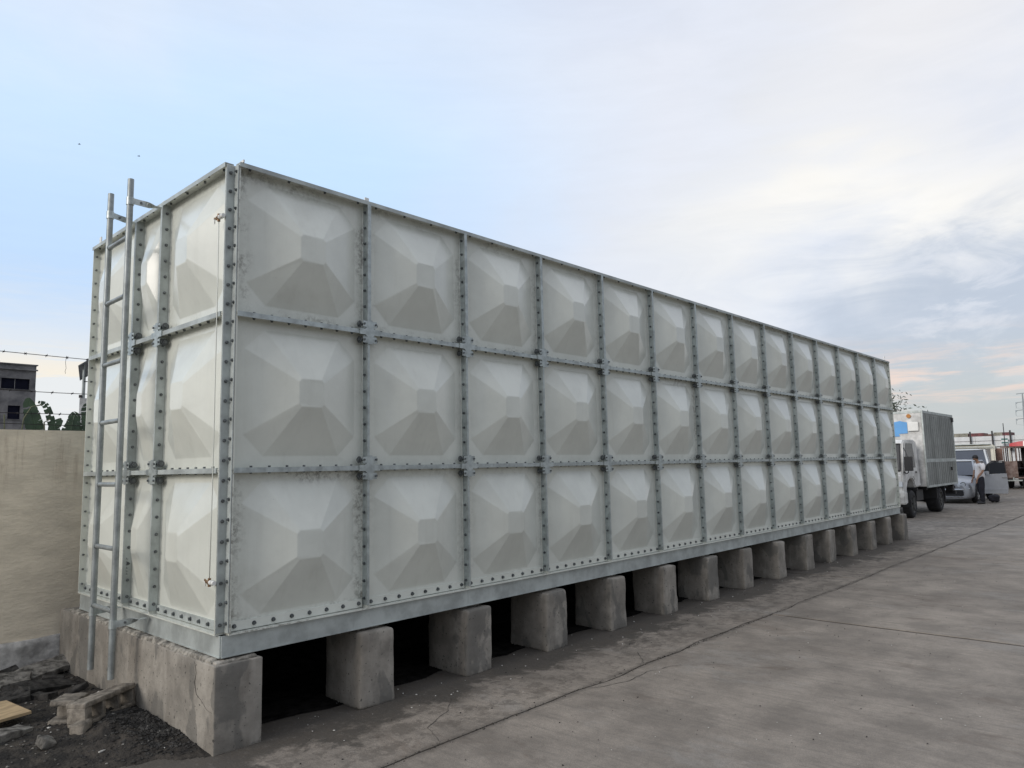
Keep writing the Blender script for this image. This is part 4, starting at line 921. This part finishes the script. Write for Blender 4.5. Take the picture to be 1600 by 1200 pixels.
for x in (.9, 4.3):
    for s in (-1, 1): wheel(jp, x, s*.92, .38, .22, M_rimd, s)
# motorcycle standing at its rear, dark
mc = empty('motorcycle', (40.4, .75, GZ), 'dark motorcycle standing at the open rear of the jeepney', 'motorcycle', rz=R(60))
for x in (-.62, .62): wheel(mc, x, 0, .30, .10, M_rimd, -1)
mb = MB(); mb.tube([(-.62, 0, .3), (-.2, 0, .55), (.35, 0, .62), (.62, 0, .3)], .03, 6); mb.tube([(.62, -.06, .3), (.45, -.06, .95)], .025, 6); mb.tube([(.62, .06, .3), (.45, .06, .95)], .025, 6); mb.obox((0, 0, .42), (.2, 0, 0), (0, .12, 0), (0, 0, .14)); mb.build('frame', M_black, mc)
mb = MB(); mb.prism([(-.75, .78), (-.1, .72), (.0, .80), (-.15, .86), (-.75, .90)], -.12, .12); mb.build('seat', M_black, mc, bevel=.02)
mb = MB(); mb.prism([(.0, .72), (.35, .76), (.40, .92), (.12, .95)], -.12, .12); mb.build('fuel_tank', M_red, mc, bevel=.03)
mb = MB(); mb.tube([(.38, -.36, 1.02), (.45, -.1, .98), (.45, .1, .98), (.38, .36, 1.02)], .018, 6); mb.cyl((.5, 0, .85), (.6, 0, .85), .09, n=12); mb.build('handlebar', M_black, mc)

# ---- perimeter wall at the far end of the yard, posts, containers, pylon
fwl = empty('white_yard_wall', (60, 0, GZ), 'long white yard wall with black posts across the far end of the yard', 'wall')
for r_ in range(4):
    for k in range(22):
        mb = MB(); y = 26-k*2.4; mb.box(0, .12, y-2.385, y, .0+r_*.775, .765+r_*.775); mb.build('wall_panel', M_vwhite, fwl)
mb = MB(); mb.tube([(-.02, 12, 2.75), (-.02, -12, 2.75)], .012, 5); mb.tube([(-.1, 12, 2.3), (-.1, 4, 2.32), (-.1, -12, 2.3)], .02, 5); mb.build('wall_wire', M_wire, fwl)
for y in (9.2, 7.05, 5.68, 4.6, 3.2, 1.9, .5, -1, -2.4):
    mb = MB(); mb.box(-.30, -.22, -.05, .05, 2.15, 3.45); mb.box(-.34, -.16, -.12, .12, 1.98, 2.16); mb.build('post', M_black, fwl, (0, y, 0))
sg = empty('sign_board', (59.6, 4.95, 1.85), 'small dark green and white striped sign on the white yard wall', 'sign')
M_teal = mat('teal_paint', (.06, .16, .15), .5)
mb = MB(); mb.box(0, .05, -.20, .20, -.02, .42); mb.build('board', M_vwhite, sg)
for z in (.02, .27):
    mb = MB(); mb.box(-.012, -.002, -.19, .19, z, z+.11); mb.build('stripe', M_teal, sg)
fl = empty('flag_pole', (50, 3.5, GZ), 'thin dark pole rising above the jeepney roof', 'pole')
mb = MB(); mb.cyl((0, 0, 0), (0, 0, 3.6), .04, .02, n=8); mb.build('pole', M_black, fl)
cols = [('red_container', (.17, .05, .055)), ('green_container', (.05, .11, .095)), ('brown_container', (.15, .075, .06)), ('cream_container', (.30, .29, .24)), ('blue_container', (.06, .10, .18))]
cm = [mat(n_, c_, .6, n_amp=.3, n_scale=2) for n_, c_ in cols]
def container(y, z, L, m_, lb):
    root = empty('shipping_container', (96, y, z), lb, 'shipping container', 'containers stacked beyond the white wall')
    mb = MB(); mb.box(0, 2.4, -L/2, L/2, 0, .95); k_ = -L/2+.15
    while k_ < L/2-.1: mb.box(-.03, 0-.001, k_, k_+.12, .08, .87); k_ += .25
    mb.build('box', m_, root)
    mb = MB(); mb.box(-.05, 0, -L/2, L/2, .87, .96); mb.box(-.05, 0, -L/2, -L/2+.1, 0, .87); mb.box(-.05, 0, L/2-.1, L/2, 0, .87); mb.build('frame', m_, root)
container(14.9, 2.75, 1.9, cm[3], 'pale cream container end showing over the wall next to the truck')
container(13.6, 1.78, 3.4, cm[1], 'dark green container low behind the wall next to the truck')
container(13.1, 2.72, 1.5, cm[0], 'red container between the cream one and the first black post')
container(11.9, 2.55, .95, cm[2], 'brown container just right of the first black post')
container(11.0, 2.72, .85, cm[3], 'light container in the middle of the row beyond the wall')
container(10.15, 2.70, .80, cm[0], 'dark red container, right end of the raised row')
container(9.0, 2.12, 1.3, cm[0], 'low red container just left of the pylon')
container(6.9, 2.0, 2.0, cm[2], 'low brown container beside the pylon foot')
# pylon
py = empty('power_pylon', (482, 58.2, GZ), 'tall grey steel power pylon on the horizon, left one with three cross arms', 'pylon')
M_pyl = mat('pylon_steel', (.30, .33, .34), .7, n_amp=.05)
mb = MB(); mb.cyl((0, 0, 0), (0, 0, 36), 1.25, .28, n=12); mb.build('mast', M_pyl, py)
for z, h_ in ((35.8, 2.9), (31.0, 3.4), (26.6, 3.8), (21.8, 4.0)):
    mb = MB(); q = 9 if z < 35 else 1
    P = [(0, -h_+h_*2*i/8, z+(-.35*math.cos(math.pi*(i/4-1)) if False else .25*math.cos(math.pi*(i/8-.5)))) for i in range(9)]
    mb.tube(P, .18, 6)
    ca = mb.build('cross_arm', M_pyl, py)
    if z < 35:
        for s in (-1, 1):
            ib = MB(); ib.cyl((0, s*h_, z), (0, s*h_, z-2.9), .11, n=6); ib.tube([(0, s*h_, z+.1), (-6, s*h_-1.3, z-.9)], .20, 5); ib.build('insulator', M_pyl, ca)
for z in (30, 25.6, 20.8):
    for s in (-1, 1):
        mb = MB(); mb.tube([(0, s*3.6, z-2), (-60, s*3.6-22, z-6), (-130, s*3.6-45, z-4)], .05, 4); mb.build('power_line', M_pyl, py)

# ---- left background
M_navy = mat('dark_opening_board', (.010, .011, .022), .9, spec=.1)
ub = empty('unfinished_building', (3.2, 30, GZ), 'dark raw concrete building with window openings beyond the left wall', 'building')
M_rawc = mat('weathered_block', (.19, .185, .185), .9, n_amp=.45, n_scale=1.6, col2=(.085, .085, .092), bump=.02, bump_scale=4)
def bx(mb, x0, x1, z0, z1, y0=0, y1=.25, m=0): mb.box(x0, x1, y0, y1, z0-GZ, z1-GZ, m)
mb = MB(); X_ = 3.2
# facade around two openings (x local = world - 3.2)
bx(mb, -5, 3.01, 4.93, 5.50); bx(mb, -5, 1.82, 4.50, 4.93); bx(mb, 2.80, 3.01, 4.50, 4.93); bx(mb, -5, 3.03, 3.83, 4.50)
bx(mb, -5, 2.10, 3.28, 3.83); bx(mb, 2.52, 3.05, 3.28, 3.83); bx(mb, -5, 3.08, GZ, 3.28)
mb.box(2.9, 3.05, .25, 6, 0, 6.14); mb.box(-5, 2.9, .25, 6, 5.9, 6.1); mb.box(-5, 2.9, 5.8, 6, 0, 5.9); mb.box(-5, 2.9, .25, 5.8, 4.6, 4.75)
mb.build('wall', M_rawc, ub)
mb = MB(); bx(mb, -5.05, 3.05, 5.28, 5.33, -.10, -.002); bx(mb, -5, 3.06, 5.50, 5.54, -.06, .3); mb.build('ledge', M_rawc, ub)
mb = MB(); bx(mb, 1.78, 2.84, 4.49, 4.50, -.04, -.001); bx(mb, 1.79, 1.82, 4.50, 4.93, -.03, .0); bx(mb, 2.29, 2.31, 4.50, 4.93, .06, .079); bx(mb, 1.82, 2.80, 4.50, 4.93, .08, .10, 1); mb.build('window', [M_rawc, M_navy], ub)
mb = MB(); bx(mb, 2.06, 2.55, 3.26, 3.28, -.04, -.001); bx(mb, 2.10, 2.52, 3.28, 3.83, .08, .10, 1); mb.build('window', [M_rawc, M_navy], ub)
hb = empty('roof_deck_house', (6.6, 24, GZ), 'pale house with tin roofed deck just left of the tank', 'house', rz=R(-17))
mb = MB(); mb.box(-.47, 3, 0, 4, 0, 4.35); mb.build('wall', M_wp, hb)
mb = MB(); mb.prism([(-.55, 5.42), (.05, 5.85), (3, 6.3), (3, 6.36), (.05, 5.91), (-.55, 5.46)], -.4, 4); mb.build('roof', mat('tin_roof', (.10, .11, .12), .6), hb)
for x, y in ((-.38, .05), (-.38, 3.9), (1.4, .05)):
    mb = MB(); mb.cyl((x, y, 4.35), (x, y, 5.6), .035, n=8); mb.build('post', M_galvm, hb)
mb = MB(); mb.cyl((-.38, .05, 4.95), (1.4, .05, 4.95), .015, n=6); mb.cyl((-.45, .0, 4.36), (-.45, .0, 4.46), .05, n=6); mb.build('railing', M_wire, hb)

# banana plants
M_leaf = mat('banana_leaf', (.055, .095, .045), .5, n_amp=.3, n_scale=6, col2=(.03, .055, .03))
M_leafd = mat('banana_leaf_dry', (.09, .10, .05), .6, n_amp=.4, n_scale=6)
M_stem = mat('plant_stem', (.12, .13, .07), .7)
def bleaf(root, pts, wd, seed, m_=M_leaf, gaps=.3):
    rg = random.Random(seed); pts = [Vector(p) for p in pts]; n = 40; mb = MB(); C_ = []
    for i in range(n+1):
        t = i/n*(len(pts)-1); k = min(int(t), len(pts)-2); f_ = t-k
        p0, p1, p2, p3 = pts[max(k-1, 0)], pts[k], pts[k+1], pts[min(k+2, len(pts)-1)]
        C_.append(.5*((2*p1)+(-p0+p2)*f_+(2*p0-5*p1+4*p2-p3)*f_**2+(-p0+3*p1-3*p2+p3)*f_**3))
    mb.tube(C_, [.022*(1-.8*i/n) for i in range(n+1)], 5)
    for s in (-1, 1):
        i = 5
        while i < n:
            L = rg.randint(2, 5); j = min(n, i+L); tw = rg.uniform(-.5, .5)
            P = []
            for k in range(i, j+1):
                t = (k-5)/(n-5); w_ = wd*max(.05, math.sin(math.pi*min(1, .12+.86*t))**.6)*rg.uniform(.93, 1.05)
                d = (C_[min(k+1, n)]-C_[max(k-1, 0)]).normalized(); sd_ = d.cross(Vector((0, -1, .15))).normalized()*s
                dr = Vector((0, tw*.25-.1, -.42))*w_
                P.append((C_[k], C_[k]+sd_*w_*.55+dr*.35, C_[k]+sd_*w_+dr+d*w_*.35))
            for a, b in zip(P, P[1:]): mb.add([a[0], b[0], b[1], a[1], a[2], b[2]], [(0, 1, 2, 3), (3, 2, 5, 4)])
            i = j+(1 if rg.random() < gaps else 0)
    mb.build('leaf', m_, root)
def banana(x, y, stems, label, m_=M_leaf):
    root = empty('banana_plant', (x, y, GZ), label, 'banana plant', 'banana plants beyond the wall')
    mb = MB(); mb.tube([(0, 0, 0), (.02, 0, 1.0), (0, 0, 1.9)], [.12, .10, .06], 8); mb.build('stem', M_stem, root)
    for i, (pts, wd, g) in enumerate(stems): bleaf(root, pts, wd, int(x*100)+i, m_, g)
banana(1.28, 9.2, [([(0, 0, 1.8), (-.06, 0, 2.3), (-.12, 0, 2.6), (-.20, 0, 2.88)], .13, .15), ([(0, 0, 1.8), (.16, 0, 2.30), (.14, 0, 2.55), (.06, 0, 2.78), (-.05, 0, 2.83)], .062, 1.0), ([(0, 0, 1.8), (-.22, .1, 2.15), (-.36, .1, 2.3), (-.5, .1, 2.25)], .09, .2)],
       'banana plant with one tall torn leaf curling at the tip, beside the dark building')
banana(1.62, 9.0, [([(0, 0, 1.7), (.04, 0, 2.3), (.08, 0, 2.58), (.12, 0, 2.66)], .10, .2), ([(0, 0, 1.7), (-.12, 0, 2.2), (-.2, 0, 2.42), (-.1, 0, 2.55)], .09, .3), ([(0, 0, 1.7), (.12, 0, 2.2), (.2, 0, 2.36)], .09, .3), ([(0, 0, 1.7), (-.05, 0, 2.2), (0, 0, 2.5)], .08, .3)],
       'middle banana plant with short folded leaves above the wall')
banana(1.98, 9.0, [([(0, 0, 1.7), (-.05, 0, 2.4), (-.08, 0, 2.70), (-.10, 0, 2.82)], .11, .2), ([(0, 0, 1.7), (-.12, 0, 2.25), (-.22, 0, 2.5)], .09, .3), ([(0, 0, 1.7), (-.15, 0, 2.1), (-.28, 0, 2.3)], .09, .3), ([(0, 0, 1.7), (.2, 0, 2.4), (.35, 0, 2.6)], .12, .3)],
       'banana plant half hidden by the tank edge')
sh = empty('dry_weed', (.55, 8.5, GZ), 'dry arching weed stems standing over the left end of the wall', 'weed')
for pts in ([(.3, 0, 2.2), (.33, 0, 2.5), (.42, 0, 2.68), (.56, 0, 2.72)], [(.1, 0, 2.2), (.08, 0, 2.55)], [(.62, 0, 2.2), (.60, 0, 2.45), (.68, 0, 2.5)], [(.2, 0, 0), (.2, 0, 2.2)], [(.34, 0, 0), (.3, 0, 2.2)], [(.6, 0, 0), (.62, 0, 2.2)]):
    mb = MB(); mb.tube(pts, .010, 5); mb.build('stalk', M_stem, sh)
# tree behind the far end of the tank
tr = empty('leafy_tree', (31.2, 5.35, GZ), 'small leafy tree peeping out behind the far end of the tank', 'tree')
M_tl = mat('tree_leaf', (.05, .065, .035), .6, n_amp=.4, n_scale=5)
mb = MB(); mb.tube([(0, 0, 0), (.1, 0, 1.5), (0, 0, 2.8)], [.14, .11, .07], 8); mb.build('trunk', M_stem, tr)
tips = []
for k in range(26):
    a, e = rnd.uniform(0, 6.28), rnd.uniform(-.1, 1.3); L = rnd.uniform(1.0, 2.4); mb = MB()
    p1 = Vector((0, 0, 2.2+rnd.random()*.8)); p2 = p1+Vector((math.cos(a)*math.cos(e), math.sin(a)*math.cos(e), math.sin(e)*.8))*L; pm = p1.lerp(p2, .5)+Vector((0, 0, .15))
    mb.tube([p1, pm, p2], [.04, .025, .008], 5); mb.build('branch', M_stem, tr); tips += [p1.lerp(p2, .55), p1.lerp(p2, .75), p2]
for p_ in ((2.1, -.2, 3.6), (2.35, -.2, 3.95), (2.25, -.1, 4.3), (1.9, 0, 4.7), (2.5, -.2, 3.8), (2.6, -.1, 4.15)):
    mb = MB(); mb.tube([(0, 0, 2.8), (1.0, 0, 3.5), p_], [.04, .025, .008], 5); mb.build('branch', M_stem, tr); tips += [Vector(p_), Vector(p_)-Vector((.2, 0, .1))]
mb = MB()
for t_ in tips:
    for q in range(26):
        c_ = t_+Vector([rnd.gauss(0, .17) for _ in range(3)]); a = Vector([rnd.gauss(0, 1) for _ in range(3)]).normalized(); b = a.orthogonal().normalized(); l = rnd.uniform(.05, .10)
        mb.add([c_-a*l, c_+b*l*.4, c_+a*l, c_-b*l*.4], [(0, 1, 2, 3)])
mb.build('crown', M_tl, tr)
# two birds far up
for (p_, lb) in (((17.0, 65.0, 30.2), 'tiny dark bird in flight, left one of two specks in the sky'), ((20.8, 61.6, 29.2), 'tiny dark bird in flight above the ladder')):
    b_ = empty('bird', p_, lb, 'bird'); mb = MB(); mb.tube([(-.12, 0, 0), (0, 0, .01), (.12, 0, 0)], [.01, .035, .01], 6); mb.build('body', M_black, b_)
    for s in (-1, 1):
        mb = MB(); mb.add([(-.05, 0, .01), (.05, 0, .01), (.02, s*.14, .06), (-.03, s*.24, .02)], [(0, 1, 2, 3)]); mb.build('wing', M_black, b_)

# ================================================================== person
pe = empty('person', (27.45, .93, GZ), 'person in white t shirt and dark trousers looking down beside the silver car', 'person')
pe.rotation_euler = (0, 0, math.atan2(.73, -.68)); pe.scale = (.985,)*3    # local +x is where the person faces
def skin(name, verts, edges, radii, m_, parent, root=0, lv=2):
    me = bpy.data.meshes.new(name); me.from_pydata([Vector(v) for v in verts], edges, []); me.materials.append(m_)
    o = bpy.data.objects.new(name, me); COL.objects.link(o); o.parent = parent
    sk = o.modifiers.new('Skin', 'SKIN'); sk.use_smooth_shade = True; sk.branch_smoothing = .8
    if not me.skin_vertices: pass
    for i, r_ in enumerate(radii):
        sv = me.skin_vertices[0].data[i]; sv.radius = r_ if isinstance(r_, tuple) else (r_, r_); sv.use_root = (i == root)
    s_ = o.modifiers.new('Sub', 'SUBSURF'); s_.levels = lv; s_.render_levels = lv
    return o
M_skin = mat('skin', (.30, .17, .11), .55, n_amp=.08); M_shirt = mat('white_cotton', (.70, .69, .70), .85, n_amp=.06, bump=.01, bump_scale=9)
M_trou = mat('dark_trousers', (.014, .015, .024), .85, n_amp=.3); M_hair = mat('black_hair', (.012, .010, .010), .6, n_amp=.4, n_scale=40); M_shoe = mat('dark_shoe', (.03, .03, .033), .6)
V_ = [(0, 0, .92), (.0, 0, 1.10), (.0, 0, 1.30), (-.005, 0, 1.42), (.04, 0, 1.50), (.08, 0, 1.565), (.10, 0, 1.63)]; E_ = [(0, 1), (1, 2), (2, 3), (3, 4), (4, 5), (5, 6)]
R_ = [(.06, .08), (.07, .09), (.07, .09), (.045, .06), .048, .075, .078]
def chain(start, pts, rs):
    k = start
    for p_, r_ in zip(pts, rs): V_.append(p_); R_.append(r_); E_.append((k, len(V_)-1)); k = len(V_)-1
    return k
for s in (-1, 1):
    fx = .10 if s > 0 else -.02
    hd = chain(3, [(-.0, s*.18, 1.40), (.0, s*.215, 1.25), (.03, s*.225, 1.12), (fx+.08, s*.225, .98), (fx+.13, s*.22, .88), (fx+.15, s*.22, .83)], [.018, .036, .042, .036, .027, .030])
    hp = V_[hd]
    for q, (dy_, ln) in enumerate(((-.027, .070), (-.009, .080), (.009, .076), (.026, .060))):
        chain(hd, [(hp[0]+.012, hp[1]+dy_*.6, hp[2]-.04), (hp[0]+.022, hp[1]+dy_, hp[2]-.04-ln*.5), (hp[0]+.030, hp[1]+dy_, hp[2]-.04-ln)], [.009, .0085, .0075])
    chain(hd, [(hp[0]+.03, hp[1], hp[2]-.005), (hp[0]+.045, hp[1], hp[2]-.045)], [.010, .009])
    lx = .03 if s > 0 else -.09
    chain(0, [(0, s*.09, .82), (lx*.6+.02, s*.10, .50), (lx, s*.10, .10), (lx+.02, s*.105, .05), (lx+.15, s*.11, .035)], [(.085, .085), .058, .040, .038, .030])
chain(5, [(.165, 0, 1.555)], [.030])
body = skin('body', V_, E_, R_, M_skin, pe)
# face: nose, ears, eyes, mouth on the bowed head
mb = MB(); hc = Vector((.10, 0, 1.605)); fd = Vector((.86, 0, -.5)).normalized(); upv = Vector((.5, 0, .86))
mb.obox(hc+fd*.088-upv*.012, fd*.014, Vector((0, .010, 0)), upv*.018); 
for s in (-1, 1): mb.obox(hc+Vector((-.005, s*.078, -.01)), Vector((.014, 0, 0)), Vector((0, .006, 0)), upv*.026)
mb.build('face', M_skin, pe, bevel=.005)
mb = MB()
for s in (-1, 1): mb.obox(hc+fd*.078+Vector((0, s*.03, 0))+upv*.010, fd*.004, Vector((0, .008, 0)), upv*.0035)
mb.obox(hc+fd*.076-upv*.048, fd*.006, Vector((0, .020, 0)), upv*.004); mb.build('eyes_and_mouth', M_hair, pe)
me = bpy.data.meshes.new('hair'); bm = bmesh.new(); bmesh.ops.create_icosphere(bm, subdivisions=4, radius=1)
bm.verts.ensure_lookup_table()
for v in list(bm.verts):
    p_ = v.co.copy(); w_ = p_.dot(fd)*.9-p_.dot(upv)*.75
    k_ = 1.0+.05*noise.noise(p_*5)+.03*noise.noise(p_*14)
    v.co = hc+Vector((0, 0, .012))+(fd*p_.dot(fd)*.098+Vector((0, p_.y*.090, 0))+upv*p_.dot(upv)*.098)*k_
    if w_ > .52: v.tag = True
bmesh.ops.delete(bm, geom=[v for v in bm.verts if v.tag], context='VERTS'); bm.to_mesh(me); bm.free(); me.materials.append(M_hair); me.shade_smooth()
ho = bpy.data.objects.new('hair', me); COL.objects.link(ho); ho.parent = pe
V_ = [(0, 0, .80), (-.005, 0, 1.02), (0, 0, 1.20), (.0, 0, 1.32), (.0, 0, 1.43)]; E_ = [(0, 1), (1, 2), (2, 3), (3, 4)]; R_ = [(.155, .18), (.145, .17), (.145, .175), (.14, .19), (.10, .15)]
for s in (-1, 1): chain(3, [(-.0, s*.16, 1.40), (.0, s*.215, 1.28), (.010, s*.226, 1.15)], [.076, .070, .068])
skin('shirt', V_, E_, R_, M_shirt, pe)
V_ = [(0, 0, .93), (0, 0, 1.04)]; E_ = [(0, 1)]; R_ = [(.15, .18), (.135, .16)]
for s in (-1, 1):
    lx = .03 if s > 0 else -.09
    chain(0, [(0, s*.09, .80), (lx*.6+.02, s*.10, .50), (lx, s*.10, .25), (lx-.005, s*.10, .06)], [(.125, .115), .092, .075, .070])
skin('trousers', V_, E_, R_, M_trou, pe)
for s in (-1, 1):
    lx = .03 if s > 0 else -.09
    rough_block('shoe', (.27, .10, .085), [M_shoe], r=.035, amp=.003, seed=3, parent=pe, loc=(lx+.07, s*.105, .043), cell=.03)
# dark bag on the ground behind the person
tag(rough_block('bag', (.42, .32, .22), [M_trou], r=.08, amp=.06, ns=5, seed=9, loc=(28.2, .70, GZ+.15), cell=.04), 'dark sack standing on the ground under the open car door', 'bag')
